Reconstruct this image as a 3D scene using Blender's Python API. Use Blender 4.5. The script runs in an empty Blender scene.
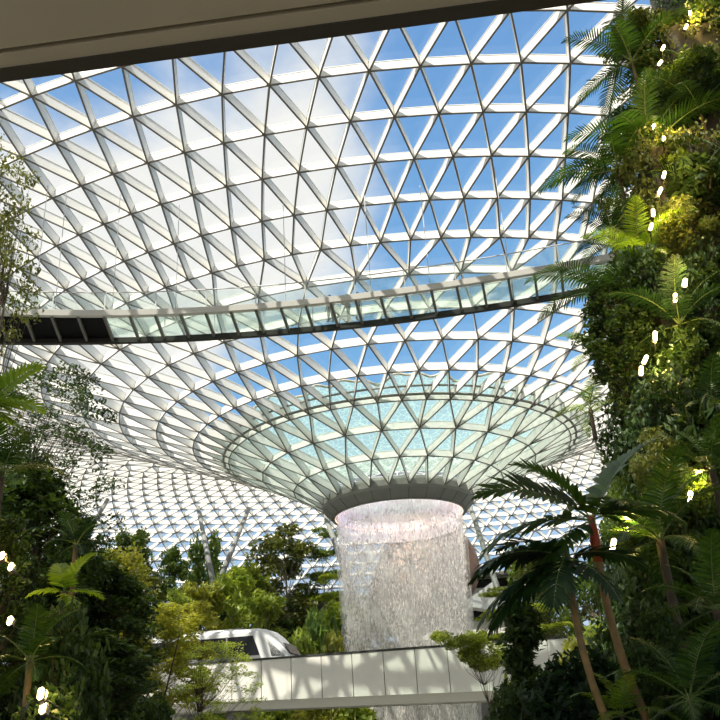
import bpy, math, random
import numpy as np
from mathutils import Vector, Matrix

S = bpy.context.scene
COL = S.collection
RNG = np.random.default_rng(7)
random.seed(7)
PI = math.pi
EYE = 1.6                       # camera height above the garden floor

# ------------------------------------------------------------------ camera
F_PX, TILT, ROLL, YAW = 852.1, 0.42598, 0.06508, -0.0343
def cam_axes():
    c, s = math.cos(YAW), math.sin(YAW)
    ct, st = math.cos(TILT), math.sin(TILT)
    cr, sr = math.cos(ROLL), math.sin(ROLL)
    right0 = Vector((c, -s, 0)); fwd0 = Vector((s, c, 0)); up0 = Vector((0, 0, 1))
    d = fwd0*ct + up0*st
    u = up0*ct - fwd0*st
    return right0*cr - u*sr, right0*sr + u*cr, d
AX_R, AX_U, AX_D = cam_axes()
def at(px, py, Y=None, z=None):
    """the world point on the line of sight of a photo pixel, at depth Y or at height z (above the eye)"""
    v = AX_R*((px-360)/F_PX) + AX_U*(-(py-360)/F_PX) + AX_D
    k = Y/v.y if Y is not None else z/v.z
    v = v*k
    return Vector((v.x, v.y, v.z+EYE))
cam_data = bpy.data.cameras.new('camera')
cam_data.sensor_width = 36; cam_data.lens = F_PX/720*36
cam_data.clip_start = 0.05; cam_data.clip_end = 2000
cam = bpy.data.objects.new('camera', cam_data); COL.objects.link(cam)
M = Matrix((AX_R, AX_U, -AX_D)).transposed().to_4x4()
M.translation = Vector((0, 0, EYE))
cam.matrix_world = M
S.camera = cam

# ------------------------------------------------------------------ materials
def mat(name, col, rough=.6, metal=0., spec=.4, noise=0., nscale=3., col2=None, emit=None, estr=0., bump=0.):
    m = bpy.data.materials.new(name); m.use_nodes = True
    nt = m.node_tree; b = nt.nodes['Principled BSDF']
    b.inputs['Base Color'].default_value = (*col, 1); b.inputs['Roughness'].default_value = rough
    b.inputs['Metallic'].default_value = metal; b.inputs['Specular IOR Level'].default_value = spec
    if noise or col2 or bump:
        tc = nt.nodes.new('ShaderNodeTexCoord'); n = nt.nodes.new('ShaderNodeTexNoise')
        n.inputs['Scale'].default_value = nscale; n.inputs['Detail'].default_value = 5
        nt.links.new(tc.outputs['Object'], n.inputs['Vector'])
        r = nt.nodes.new('ShaderNodeValToRGB')
        r.color_ramp.elements[0].position = .35; r.color_ramp.elements[1].position = .68
        c2 = col2 or tuple(max(0, c*(1-noise)) for c in col)
        r.color_ramp.elements[0].color = (*c2, 1); r.color_ramp.elements[1].color = (*col, 1)
        nt.links.new(n.outputs['Fac'], r.inputs['Fac'])
        nt.links.new(r.outputs['Color'], b.inputs['Base Color'])
        if bump:
            bp = nt.nodes.new('ShaderNodeBump'); bp.inputs['Strength'].default_value = bump
            nt.links.new(n.outputs['Fac'], bp.inputs['Height']); nt.links.new(bp.outputs['Normal'], b.inputs['Normal'])
    if emit:
        b.inputs['Emission Color'].default_value = (*emit, 1); b.inputs['Emission Strength'].default_value = estr
    return m

def leaf_mat(name, a, b, trans=.35, rough=.42, tcol=None):
    m = bpy.data.materials.new(name); m.use_nodes = True
    nt = m.node_tree; nt.nodes.clear(); N = nt.nodes.new; L = nt.links.new
    out = N('ShaderNodeOutputMaterial'); geo = N('ShaderNodeNewGeometry')
    oi = N('ShaderNodeObjectInfo')
    r = N('ShaderNodeValToRGB')
    r.color_ramp.elements[0].color = (*a, 1); r.color_ramp.elements[1].color = (*b, 1)
    L(geo.outputs['Random Per Island'], r.inputs['Fac'])
    hs = N('ShaderNodeHueSaturation')
    mr = N('ShaderNodeMapRange'); mr.inputs['To Min'].default_value = .8; mr.inputs['To Max'].default_value = 1.25
    L(oi.outputs['Random'], mr.inputs['Value']); L(mr.outputs[0], hs.inputs['Value'])
    L(r.outputs['Color'], hs.inputs['Color'])
    p = N('ShaderNodeBsdfPrincipled'); p.inputs['Roughness'].default_value = rough
    p.inputs['Specular IOR Level'].default_value = .35
    L(hs.outputs['Color'], p.inputs['Base Color'])
    t = N('ShaderNodeBsdfTranslucent')
    mx = N('ShaderNodeMix'); mx.data_type = 'RGBA'; mx.blend_type = 'MULTIPLY'; mx.inputs[0].default_value = 1
    L(hs.outputs['Color'], mx.inputs[6]); mx.inputs[7].default_value = (*(tcol or (2.3, 2.0, .7)), 1)
    L(mx.outputs[2], t.inputs['Color'])
    ms = N('ShaderNodeMixShader'); ms.inputs[0].default_value = trans
    L(p.outputs[0], ms.inputs[1]); L(t.outputs[0], ms.inputs[2]); L(ms.outputs[0], out.inputs['Surface'])
    return m

def clear_glass(name, tint=(.93, .97, .97), refl=1.0, body=0., bodycol=(.7, .85, .8), rough=.03):
    """thin sheet glass: straight through, a Fresnel mirror reflection and optionally some milky body"""
    m = bpy.data.materials.new(name); m.use_nodes = True
    nt = m.node_tree; nt.nodes.clear(); N = nt.nodes.new; L = nt.links.new
    out = N('ShaderNodeOutputMaterial')
    t = N('ShaderNodeBsdfTransparent'); t.inputs['Color'].default_value = (*tint, 1)
    g = N('ShaderNodeBsdfGlossy'); g.inputs['Roughness'].default_value = rough
    lw = N('ShaderNodeLayerWeight'); lw.inputs['Blend'].default_value = .5
    pw = N('ShaderNodeMath'); pw.operation = 'POWER'; pw.inputs[1].default_value = 5
    L(lw.outputs['Facing'], pw.inputs[0])
    mu = N('ShaderNodeMath'); mu.operation = 'MULTIPLY_ADD'; mu.inputs[1].default_value = refl*.8; mu.inputs[2].default_value = .03*refl
    L(pw.outputs[0], mu.inputs[0])
    base = t.outputs[0]
    if body:
        d = N('ShaderNodeBsdfDiffuse'); d.inputs['Color'].default_value = (*bodycol, 1)
        tr = N('ShaderNodeBsdfTranslucent'); tr.inputs['Color'].default_value = (*bodycol, 1)
        md = N('ShaderNodeMixShader'); md.inputs[0].default_value = .6
        L(d.outputs[0], md.inputs[1]); L(tr.outputs[0], md.inputs[2])
        mb = N('ShaderNodeMixShader'); mb.inputs[0].default_value = body
        L(t.outputs[0], mb.inputs[1]); L(md.outputs[0], mb.inputs[2]); base = mb.outputs[0]
    ms = N('ShaderNodeMixShader'); L(mu.outputs[0], ms.inputs[0]); L(base, ms.inputs[1]); L(g.outputs[0], ms.inputs[2])
    L(ms.outputs[0], out.inputs['Surface'])
    return m

MW = {}
MW['fin'] = mat('white_painted_steel', (.86, .85, .81), .55, spec=.25)
MW['flange'] = mat('grey_brown_steel', (.2, .185, .165), .5)
MW['glass'] = clear_glass('roof_glass', (.965, .975, .965))
MW['ring'] = mat('olive_grey_metal', (.3, .3, .27), .5, noise=.12, nscale=1.2)
MW['ringdark'] = mat('dark_ring_joint', (.13, .13, .11), .6)
MW['concrete'] = mat('pale_panel', (.8, .78, .71), .65, noise=.06, nscale=.8)
MW['concrete_d'] = mat('grey_concrete', (.24, .24, .22), .8, noise=.25, nscale=.7)
MW['joint'] = mat('dark_joint', (.12, .12, .11), .8)
MW['soffit'] = mat('beige_soffit', (.62, .54, .43), .7, noise=.04, nscale=.6)
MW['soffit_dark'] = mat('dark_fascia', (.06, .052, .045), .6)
MW['beam'] = mat('light_bridge_beam', (.62, .61, .57), .5)
MW['dark_metal'] = mat('dark_metal', (.05, .05, .046), .6, spec=.2)
MW['rib'] = mat('bridge_rib_metal', (.16, .16, .14), .5)
MW['black_panel'] = mat('black_panel', (.004, .004, .006), .6, spec=.1)
MW['floor_glass'] = clear_glass('bridge_floor_glass', (.9, .96, .93), .5, .17, (.86, .92, .84))
MW['rail_glass'] = clear_glass('railing_glass', (.94, .975, .96), .6, .08, (.85, .92, .88))
MW['steel'] = mat('brushed_steel', (.55, .56, .56), .35, .7)
MW['tube'] = mat('grey_tube_steel', (.27, .28, .27), .5)
MW['bark_pale'] = mat('pale_bark', (.36, .3, .21), .8, noise=.4, nscale=4, bump=.3)
MW['bark'] = mat('brown_bark', (.13, .1, .07), .85, noise=.45, nscale=5, bump=.3)
MW['palm_stem'] = mat('golden_palm_stem', (.36, .22, .08), .6, col2=(.2, .14, .06), nscale=6)
MW['red_shaft'] = mat('red_crownshaft', (.5, .07, .025), .45, col2=(.4, .13, .03), nscale=3)
MW['green_shaft'] = mat('green_crownshaft', (.16, .22, .06), .5)
MW['soil'] = mat('dark_soil', (.07, .06, .045), .95, noise=.4, nscale=2)
MW['floor'] = mat('grey_green_paving', (.25, .25, .22), .8, noise=.2, nscale=.5)
MW['wallstone'] = mat('dark_stone_blocks', (.1, .09, .075), .85, noise=.35, nscale=1.5, bump=.2)
MW['train_white'] = mat('train_white', (.74, .75, .75), .3, spec=.5)
MW['train_window'] = mat('train_dark_glass', (.008, .009, .01), .15, spec=.25)
MW['train_grey'] = mat('train_grey_trim', (.2, .2, .2), .5)
MW['bronze'] = mat('bronze_mirror', (.4, .25, .19), .5, .6, col2=(.22, .13, .1), nscale=.6)
MW['lamp_body'] = mat('black_lamp_housing', (.03, .03, .03), .4)
MW['lamp_lens'] = mat('warm_lamp_lens', (1, .8, .45), .3, emit=(1, .74, .36), estr=9)
MW['ring_light'] = mat('ring_light_lens', (1, .75, .6), .3, emit=(1, .62, .42), estr=1.2)
MW['skin'] = mat('skin', (.42, .27, .19), .6)
MW['hair'] = mat('dark_hair', (.02, .016, .013), .5)
MW['cloth_pale'] = mat('pale_cloth', (.5, .47, .42), .85)
MW['cloth_dark'] = mat('dark_cloth', (.03, .03, .035), .85)
MW['cloth_grey'] = mat('grey_cloth', (.08, .085, .1), .85)
MW['shoe'] = mat('dark_shoe', (.04, .035, .03), .6)

LF = {
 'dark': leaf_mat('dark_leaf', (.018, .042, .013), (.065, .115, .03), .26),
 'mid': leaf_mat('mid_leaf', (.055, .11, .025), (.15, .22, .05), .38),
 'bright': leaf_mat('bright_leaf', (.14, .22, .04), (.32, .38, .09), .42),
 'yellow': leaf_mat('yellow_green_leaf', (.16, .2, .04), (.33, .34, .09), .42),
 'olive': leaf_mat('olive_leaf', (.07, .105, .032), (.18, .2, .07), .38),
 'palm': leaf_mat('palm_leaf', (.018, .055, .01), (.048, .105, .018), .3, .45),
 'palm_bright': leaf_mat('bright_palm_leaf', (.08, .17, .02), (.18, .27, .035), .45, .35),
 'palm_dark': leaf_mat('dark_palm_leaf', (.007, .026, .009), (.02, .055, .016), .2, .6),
}
# water
def water_film_mat():
    m = bpy.data.materials.new('rippled_roof_water'); m.use_nodes = True
    nt = m.node_tree; nt.nodes.clear(); N = nt.nodes.new; L = nt.links.new
    out = N('ShaderNodeOutputMaterial'); tc = N('ShaderNodeTexCoord')
    nz = N('ShaderNodeTexNoise'); nz.inputs['Scale'].default_value = .9; nz.inputs['Detail'].default_value = 3
    mixv = N('ShaderNodeMix'); mixv.data_type = 'VECTOR'; mixv.inputs[0].default_value = .5
    L(tc.outputs['Object'], nz.inputs['Vector']); L(tc.outputs['Object'], mixv.inputs[4]); L(nz.outputs['Color'], mixv.inputs[5])
    v = N('ShaderNodeTexVoronoi'); v.feature = 'DISTANCE_TO_EDGE'; v.inputs['Scale'].default_value = 4.2
    L(mixv.outputs[1], v.inputs['Vector'])
    r = N('ShaderNodeValToRGB')
    r.color_ramp.elements[0].position = .0; r.color_ramp.elements[0].color = (1, 1, 1, 1)
    r.color_ramp.elements[1].position = .1; r.color_ramp.elements[1].color = (0, 0, 0, 1)
    L(v.outputs['Distance'], r.inputs['Fac'])
    n2 = N('ShaderNodeTexNoise'); n2.inputs['Scale'].default_value = 3.; n2.inputs['Detail'].default_value = 6
    L(tc.outputs['Object'], n2.inputs['Vector'])
    ad = N('ShaderNodeMath'); ad.operation = 'MULTIPLY'
    L(r.outputs['Color'], ad.inputs[0]); L(n2.outputs['Fac'], ad.inputs[1])
    mr = N('ShaderNodeMapRange'); mr.inputs['From Max'].default_value = .6
    mr.inputs['To Min'].default_value = .45; mr.inputs['To Max'].default_value = .8
    L(ad.outputs[0], mr.inputs['Value'])
    t = N('ShaderNodeBsdfTransparent'); t.inputs['Color'].default_value = (.88, .95, .91, 1)
    d = N('ShaderNodeBsdfTranslucent'); d.inputs['Color'].default_value = (.62, .82, .7, 1)
    d2 = N('ShaderNodeBsdfDiffuse'); d2.inputs['Color'].default_value = (.62, .82, .7, 1)
    md = N('ShaderNodeMixShader'); md.inputs[0].default_value = .35
    L(d.outputs[0], md.inputs[1]); L(d2.outputs[0], md.inputs[2])
    ms = N('ShaderNodeMixShader'); L(mr.outputs[0], ms.inputs[0]); L(t.outputs[0], ms.inputs[1]); L(md.outputs[0], ms.inputs[2])
    L(ms.outputs[0], out.inputs['Surface'])
    return m
MW['film'] = water_film_mat()
MW['foam'] = mat('foam_edge', (.62, .6, .5), .8, noise=.3, nscale=4)
def veil_mat(name, lo, hi, scale=(3., 3., .35), col=(.95, .95, .95), c0=.42, c1=.68):
    m = bpy.data.materials.new(name); m.use_nodes = True
    nt = m.node_tree; nt.nodes.clear(); N = nt.nodes.new; L = nt.links.new
    out = N('ShaderNodeOutputMaterial'); tc = N('ShaderNodeTexCoord')
    mp = N('ShaderNodeMapping'); mp.inputs['Scale'].default_value = scale
    n = N('ShaderNodeTexNoise'); n.inputs['Scale'].default_value = 1.6; n.inputs['Detail'].default_value = 6
    L(tc.outputs['Object'], mp.inputs['Vector']); L(mp.outputs[0], n.inputs['Vector'])
    mr = N('ShaderNodeMapRange'); mr.inputs['From Min'].default_value = c0; mr.inputs['From Max'].default_value = c1
    mr.inputs['To Min'].default_value = lo; mr.inputs['To Max'].default_value = hi
    L(n.outputs['Fac'], mr.inputs['Value'])
    t = N('ShaderNodeBsdfTransparent')
    d = N('ShaderNodeBsdfTranslucent'); d.inputs['Color'].default_value = (*col, 1)
    d2 = N('ShaderNodeBsdfDiffuse'); d2.inputs['Color'].default_value = (*col, 1)
    md = N('ShaderNodeMixShader'); L(d.outputs[0], md.inputs[1]); L(d2.outputs[0], md.inputs[2])
    ms = N('ShaderNodeMixShader'); L(mr.outputs[0], ms.inputs[0]); L(t.outputs[0], ms.inputs[1]); L(md.outputs[0], ms.inputs[2])
    L(ms.outputs[0], out.inputs['Surface'])
    return m
MW['veil'] = veil_mat('falling_water_veil', .07, .46, (5., 5., .7), (.97, .95, .9), .35, .66)
MW['mist'] = veil_mat('water_mist', .1, .36, (.5, .5, .3), (.97, .96, .92))
MW['dense'] = veil_mat('dense_water', .45, .8, (4, 4, .6), (.97, .93, .95), .35, .66)
MW['drop'] = veil_mat('water_drops', .7, .95, (5, 5, 5), (.98, .96, .92))

# ------------------------------------------------------------------ mesh helpers
class MB:
    """collects polygons of one mesh"""
    def __init__(s): s.v = []; s.f = []; s.m = []
    def add(s, vs, fs, mi=0):
        b = len(s.v); s.v += [tuple(p) for p in vs]; s.f += [tuple(b+i for i in f) for f in fs]; s.m += [mi]*len(fs)
    def box(s, c, d, ax=None, mi=0):
        """centre c, full sizes d, optional axes (three unit vectors)"""
        ax = ax or (Vector((1, 0, 0)), Vector((0, 1, 0)), Vector((0, 0, 1)))
        c = Vector(c)
        vs = [c + ax[0]*(d[0]/2*i) + ax[1]*(d[1]/2*j) + ax[2]*(d[2]/2*k) for i in (-1, 1) for j in (-1, 1) for k in (-1, 1)]
        s.add(vs, [(0, 1, 3, 2), (4, 6, 7, 5), (0, 4, 5, 1), (2, 3, 7, 6), (0, 2, 6, 4), (1, 5, 7, 3)], mi)
    def bar(s, a, b, w, h, up=Vector((0, 0, 1)), mi=0):
        a, b = Vector(a), Vector(b); t = (b-a); L = t.length
        if L < 1e-6: return
        t /= L; sd = t.cross(up)
        sd = sd.normalized() if sd.length > 1e-5 else t.orthogonal().normalized()
        u = sd.cross(t).normalized()
        s.box((a+b)/2, (L, w, h), (t, sd, u), mi)
    def tube(s, pts, rad, n=8, mi=0, cap=True):
        pts = [Vector(p) for p in pts]; k = len(pts)
        rad = rad if isinstance(rad, (list, tuple)) else [rad]*k
        b = len(s.v); ref = None
        for i, p in enumerate(pts):
            t = (pts[min(i+1, k-1)]-pts[max(i-1, 0)]).normalized()
            if ref is None: ref = t.orthogonal().normalized()
            x = (ref - t*ref.dot(t)).normalized(); y = t.cross(x); ref = x
            for j in range(n):
                a = 2*PI*j/n
                s.v.append(tuple(p + (x*math.cos(a)+y*math.sin(a))*rad[i]))
        for i in range(k-1):
            for j in range(n):
                s.f.append((b+i*n+j, b+i*n+(j+1) % n, b+(i+1)*n+(j+1) % n, b+(i+1)*n+j)); s.m.append(mi)
        if cap:
            s.f.append(tuple(b+j for j in range(n))[::-1]); s.f.append(tuple(b+(k-1)*n+j for j in range(n))); s.m += [mi, mi]
    def lathe(s, prof, n=48, c=(0, 0, 0), mi=0, close=False):
        b = len(s.v); k = len(prof)
        for j in range(n):
            a = 2*PI*j/n
            for r, z in prof: s.v.append((c[0]+r*math.cos(a), c[1]+r*math.sin(a), c[2]+z))
        kk = k if close else k-1
        for j in range(n):
            for i in range(kk):
                s.f.append((b+j*k+i, b+((j+1) % n)*k+i, b+((j+1) % n)*k+(i+1) % k, b+j*k+(i+1) % k)); s.m.append(mi)
    def build(s, name, mats, parent=None, smooth=False, bevel=0):
        me = bpy.data.meshes.new(name); me.from_pydata(s.v, [], s.f)
        mats = mats if isinstance(mats, (list, tuple)) else [mats]
        for m in mats: me.materials.append(m)
        if len(mats) > 1: me.polygons.foreach_set('material_index', s.m)
        if smooth: me.polygons.foreach_set('use_smooth', [True]*len(me.polygons))
        me.update()
        o = bpy.data.objects.new(name, me); COL.objects.link(o)
        if parent: o.parent = parent
        if bevel:
            md = o.modifiers.new('bevel', 'BEVEL'); md.width = bevel; md.segments = 2; md.limit_method = 'ANGLE'
        return o
def np_mesh(name, V, Fs, mats, midx=None, smooth=False):
    """V (n,3); Fs list of (m,k) index arrays"""
    me = bpy.data.meshes.new(name)
    V = np.asarray(V, np.float32)
    me.vertices.add(len(V)); me.vertices.foreach_set('co', V.ravel())
    loops = np.concatenate([f.ravel() for f in Fs]).astype(np.int32)
    tot = np.concatenate([np.full(len(f), f.shape[1], np.int32) for f in Fs])
    st = np.concatenate([[0], np.cumsum(tot)[:-1]]).astype(np.int32)
    me.loops.add(len(loops)); me.loops.foreach_set('vertex_index', loops)
    me.polygons.add(len(tot)); me.polygons.foreach_set('loop_start', st); me.polygons.foreach_set('loop_total', tot)
    for m in (mats if isinstance(mats, (list, tuple)) else [mats]): me.materials.append(m)
    if midx is not None: me.polygons.foreach_set('material_index', np.asarray(midx, np.int32))
    me.polygons.foreach_set('use_smooth', np.full(len(tot), bool(smooth)))
    me.update(calc_edges=True); me.validate()
    return me
def link(name, me, parent=None):
    o = bpy.data.objects.new(name, me); COL.objects.link(o)
    if parent: o.parent = parent
    return o
def empty(name, loc=(0, 0, 0), rz=0, sc=(1, 1, 1)):
    o = bpy.data.objects.new(name, None); COL.objects.link(o)
    o.location = loc; o.rotation_euler = (0, 0, rz); o.scale = sc; o.empty_display_size = .3
    return o
def tag(o, label=None, cat=None, group=None, kind=None):
    if label: o['label'] = label
    if cat: o['category'] = cat
    if group: o['group'] = group
    if kind: o['kind'] = kind
    return o

# ------------------------------------------------------------------ the glass roof (toroidal gridshell)
RI = [6.511, 8.74, 11.034, 13.297, 15.569, 17.748, 19.836, 21.881, 23.813, 25.602, 27.367, 29.243, 31.258, 33.182]
ZI = [18.764, 19.989, 21.099, 22.105, 22.989, 23.846, 24.632, 25.481, 26.253, 27.209, 28.181, 28.908, 29.504, 30.091]
E1, E2, E3 = .06014, -.36929, .36131
NI = [26]*3 + [52]*5 + [104]*6
for r, z in ((35.2, 30.5), (37.3, 30.75), (39.4, 30.8)): RI.append(r); ZI.append(z); NI.append(104)
# outer flank: a flat shoulder that rolls over into the wall, rows about two metres apart
t_, acc_l, lr, lz = 0., 0., 39.4, 30.8
while t_ < PI/2:
    t_ += .0005
    r = 39.4 + 36*math.sin(t_)**(2/2.6); z = 30.8 - 34*(1-math.cos(min(t_, PI/2))**(2/2.6))
    if z < -1.3: break
    acc_l += math.hypot(r-lr, z-lz); lr, lz = r, z
    if acc_l > 1.95: RI.append(r); ZI.append(z); NI.append(208); acc_l = 0
NH = len(RI)
def hoop_pt(rf, z, th, off=0.0):
    k = min(rf, 39.4) - RI[0]
    q = 1 + E3*k/30
    return np.stack([E1*k + rf*q*np.sin(th), 72 + E2*k - rf*np.cos(th), 0*th + z + EYE], -1)
hoops = []; tang = []
half = 0
for i in range(NH):
    n = NI[i]
    if i > 0:
        if NI[i] == NI[i-1]: half = 1-half
        else: half = half*0 + (0 if half == 0 else 0)
    # a coarse hoop whose nodes sit at half steps has its children at quarter steps of the fine one
    hoops.append((n, half))
# rebuild phases so that rows alternate and doubled rows line up with the row before
phase = []; ph = 0.0
for i in range(NH):
    step = 2*PI/NI[i]
    if i > 0 and NI[i] == NI[i-1]: ph += step/2
    phase.append(ph)
ROT = .625*2*PI/26
NODES = []; NORM = []
def prof_at(s):
    i = int(min(max(math.floor(s), 0), NH-2)); t = s-i
    return RI[i]*(1-t)+RI[i+1]*t, ZI[i]*(1-t)+ZI[i+1]*t
for i in range(NH):
    th = ROT + phase[i] + np.arange(NI[i])*2*PI/NI[i]
    P = hoop_pt(RI[i], ZI[i], th)
    d1 = hoop_pt(RI[i], ZI[i], th+.01) - hoop_pt(RI[i], ZI[i], th-.01)
    a = max(0, i-1); b = min(NH-1, i+1)
    d2 = hoop_pt(RI[b], ZI[b], th) - hoop_pt(RI[a], ZI[a], th)
    nn = np.cross(d1, d2); nn /= np.linalg.norm(nn, axis=1)[:, None]
    if i < 4 and nn[0, 2] < 0: flip = True
    NODES.append(P); NORM.append(nn)
off = np.concatenate([[0], np.cumsum(NI)])
V = np.concatenate(NODES); NRM = np.concatenate(NORM)
# outward = up on the funnel
if NRM[0, 2] < 0: NRM = -NRM
edges = set(); tris = []
def eadd(a, b): edges.add((a, b) if a < b else (b, a))
for i in range(NH):
    n = NI[i]
    for j in range(n): eadd(off[i]+j, off[i]+(j+1) % n)
    if i == NH-1: break
    m = NI[i+1]
    A = lambda j: off[i]+j % n
    B = lambda j: off[i+1]+j % m
    if m == n:                       # half-step rows; phase of the outer row is +half
        for j in range(n):
            eadd(A(j), B(j)); eadd(A(j), B(j-1))
            tris.append((A(j), B(j-1), B(j))); tris.append((A(j), B(j), A(j+1)))
    else:                            # doubled: node j lines up with 2j
        for j in range(n):
            for q in (-1, 0, 1): eadd(A(j), B(2*j+q))
            tris.append((A(j), B(2*j-1), B(2*j))); tris.append((A(j), B(2*j), B(2*j+1)))
            tris.append((A(j), B(2*j+1), A(j+1)))
edges = np.array(sorted(edges)); tris = np.array(tris)
roof = empty('glass_roof', (0, 72, 0))
tag(roof, 'huge domed glass and white steel triangle grid roof dipping to a round opening', 'roof', kind='structure')
def shift(V): return V - np.array([0, 72, 0])
def beams(edges, w, lo, hi, trim=0.0):
    a = V[edges[:, 0]]; b = V[edges[:, 1]]
    t = b-a; L = np.linalg.norm(t, axis=1)[:, None]; t = t/L
    a = a + t*trim; b = b - t*trim
    na = NRM[edges[:, 0]]; nb = NRM[edges[:, 1]]
    n = na+nb; n -= t*(n*t).sum(1)[:, None]; n /= np.linalg.norm(n, axis=1)[:, None]
    s = np.cross(t, n)*w/2
    vs = np.stack([a-s+na*lo, a+s+na*lo, a+s+na*hi, a-s+na*hi, b-s+nb*lo, b+s+nb*lo, b+s+nb*hi, b-s+nb*hi], 1)
    q = np.array([(0, 1, 2, 3), (7, 6, 5, 4), (0, 4, 5, 1), (1, 5, 6, 2), (2, 6, 7, 3), (3, 7, 4, 0)])
    f = (np.arange(len(a))*8)[:, None, None] + q[None]
    return vs.reshape(-1, 3), f.reshape(-1, 4)
FIN_H = .62
v1, f1 = beams(edges, .07, .03, FIN_H)
v2, f2 = beams(edges, .13, FIN_H, FIN_H+.04)
link('fin_lattice', np_mesh('fin_lattice', shift(np.concatenate([v1, v2])), [np.concatenate([f1, f2+len(v1)])], MW['fin']), roof)
v1, f1 = beams(edges, .085, -.02, .03)
link('inner_flange_lattice', np_mesh('inner_flange_lattice', shift(v1), [f1], MW['flange']), roof)
# node hubs
hv = []; hf = []
for k in range(off[min(NH, 26)]):
    pass
link('glazing', np_mesh('glazing', shift(V + NRM*(FIN_H+.08)), [tris], MW['glass'], smooth=False), roof)
# the water lying on the funnel, over hoops 0..3, on the outer side
ths = np.linspace(0, 2*PI, 313)[:-1]
rows = []
for s in np.linspace(0.02, 3.28, 14):
    r, z = prof_at(s)
    rows.append(hoop_pt(r, z + .95, ths))
wob = .16*np.sin(ths*17) + .12*np.sin(ths*31+1) + .1*np.sin(ths*53+2)
r, z = prof_at(3.4)
sl = (ZI[4]-ZI[3])/(RI[4]-RI[3])
rw = r + wob*1.4
k = rw - RI[0]
rows.append(np.stack([E1*k + rw*(1+E3*k/30)*np.sin(ths), 72+E2*k-rw*np.cos(ths), z+.95+wob*1.4*sl+EYE], -1))
W = np.concatenate(rows); nr = len(rows); nt_ = len(ths)
ii = np.arange(nr-1)[:, None]*nt_; jj = np.arange(nt_)[None]
q = np.stack([ii+jj, ii+(jj+1) % nt_, ii+nt_+(jj+1) % nt_, ii+nt_+jj], -1).reshape(-1, 4)
link('water_film', np_mesh('water_film', shift(W), [q], MW['film'], smooth=True), roof)
# foam line along the rim of the water
m = MB(); last = rows[-1]
m.tube([Vector(p)-Vector((0, 72, 0)) for p in last] + [Vector(last[0])-Vector((0, 72, 0))], .1, 5)
m.build('foam_edge', MW['foam'], roof, smooth=True)
# a heavier ring beam on the fourth hoop
m = MB()
for dr, dz, rad in ((.32, .28, .1), (.62, .75, .08)):
    thq = np.linspace(0, 2*PI, 157)
    P = hoop_pt(RI[3]+dr, ZI[3]+dz, thq)
    m.tube([Vector(p)-Vector((0, 72, 0)) for p in P], rad, 6, cap=False)
m.build('ring_beam', MW['ring'], roof, smooth=True)

# ------------------------------------------------------------------ oculus ring and waterfall
OC = Vector((0, 72, EYE))
RO, RIN, ZO, ZIN = 6.55, 5.5, 18.72, 17.75
oc = empty('oculus_ring', (0, 72, ZO+EYE)); tag(oc, 'thick olive grey ring round the roof opening above the waterfall', 'ring beam')
m = MB(); m.lathe([(RO, .5), (RO, 0), (RO-.12, -.22), (RIN+.22, ZIN-ZO+.1), (RIN, ZIN-ZO), (RIN, .55), (RIN+.2, .75), (RO-.1, .75)], 104, close=True)
m.build('ring_shell', MW['ring'], oc, smooth=False)
m = MB()
for j in range(26):
    a = ROT + 2*PI*j/26 - PI/2
    m = MB(); (r1, z1), (r2, z2) = (RO-.1, -.2), (RIN+.24, ZIN-ZO+.1)
    m.bar((math.cos(a)*(r1+.012), math.sin(a)*(r1+.012), z1-.012), (math.cos(a)*r2, math.sin(a)*r2, z2-.012), .04, .02)
    m.build('joint_strip', MW['ringdark'], oc)
m = MB(); m.lathe([(RIN+.2, ZIN-ZO+.08), (RIN+.26, ZIN-ZO+.07), (RIN+.26, ZIN-ZO+.02), (RIN+.2, ZIN-ZO+.03)], 104, close=True)
m.build('drip_edge', MW['ringdark'], oc)
m = MB()
for j in range(52):
    a = 2*PI*j/52
    ax = (Vector((math.cos(a), math.sin(a), 0)), Vector((-math.sin(a), math.cos(a), 0)), Vector((0, 0, 1)))
    m = MB(); m.box(ax[0]*(RIN-.06)+Vector((0, 0, ZIN-ZO+.35)), (.1, .3, .22), ax); m.build('spout', MW['concrete'], oc)
m = MB(); m.lathe([(RIN-.01, ZIN-ZO+.03), (RIN-.07, ZIN-ZO+.03), (RIN-.07, ZIN-ZO+.13), (RIN-.01, ZIN-ZO+.13)], 104, close=True)
m.build('light_strip', MW['ring_light'], oc)
# coloured floodlights of the ring that shine on the water
for k, (a_, colr) in enumerate([(.3, (1, .72, .9)), (1.2, (1, .55, .35)), (1.75, (1, .68, .8)), (2.6, (.78, .7, 1)), (3.5, (.8, .72, 1)), (4.4, (.86, .74, 1)), (5.4, (1, .74, .92))]):
    ld = bpy.data.lights.new('flood_light', 'POINT'); ld.energy = 95; ld.color = colr; ld.shadow_soft_size = .3
    lo = bpy.data.objects.new('flood_light', ld); COL.objects.link(lo); lo.parent = oc; lo.location = (3.9*math.cos(a_), 3.9*math.sin(a_), ZIN-ZO+.9)

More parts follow.
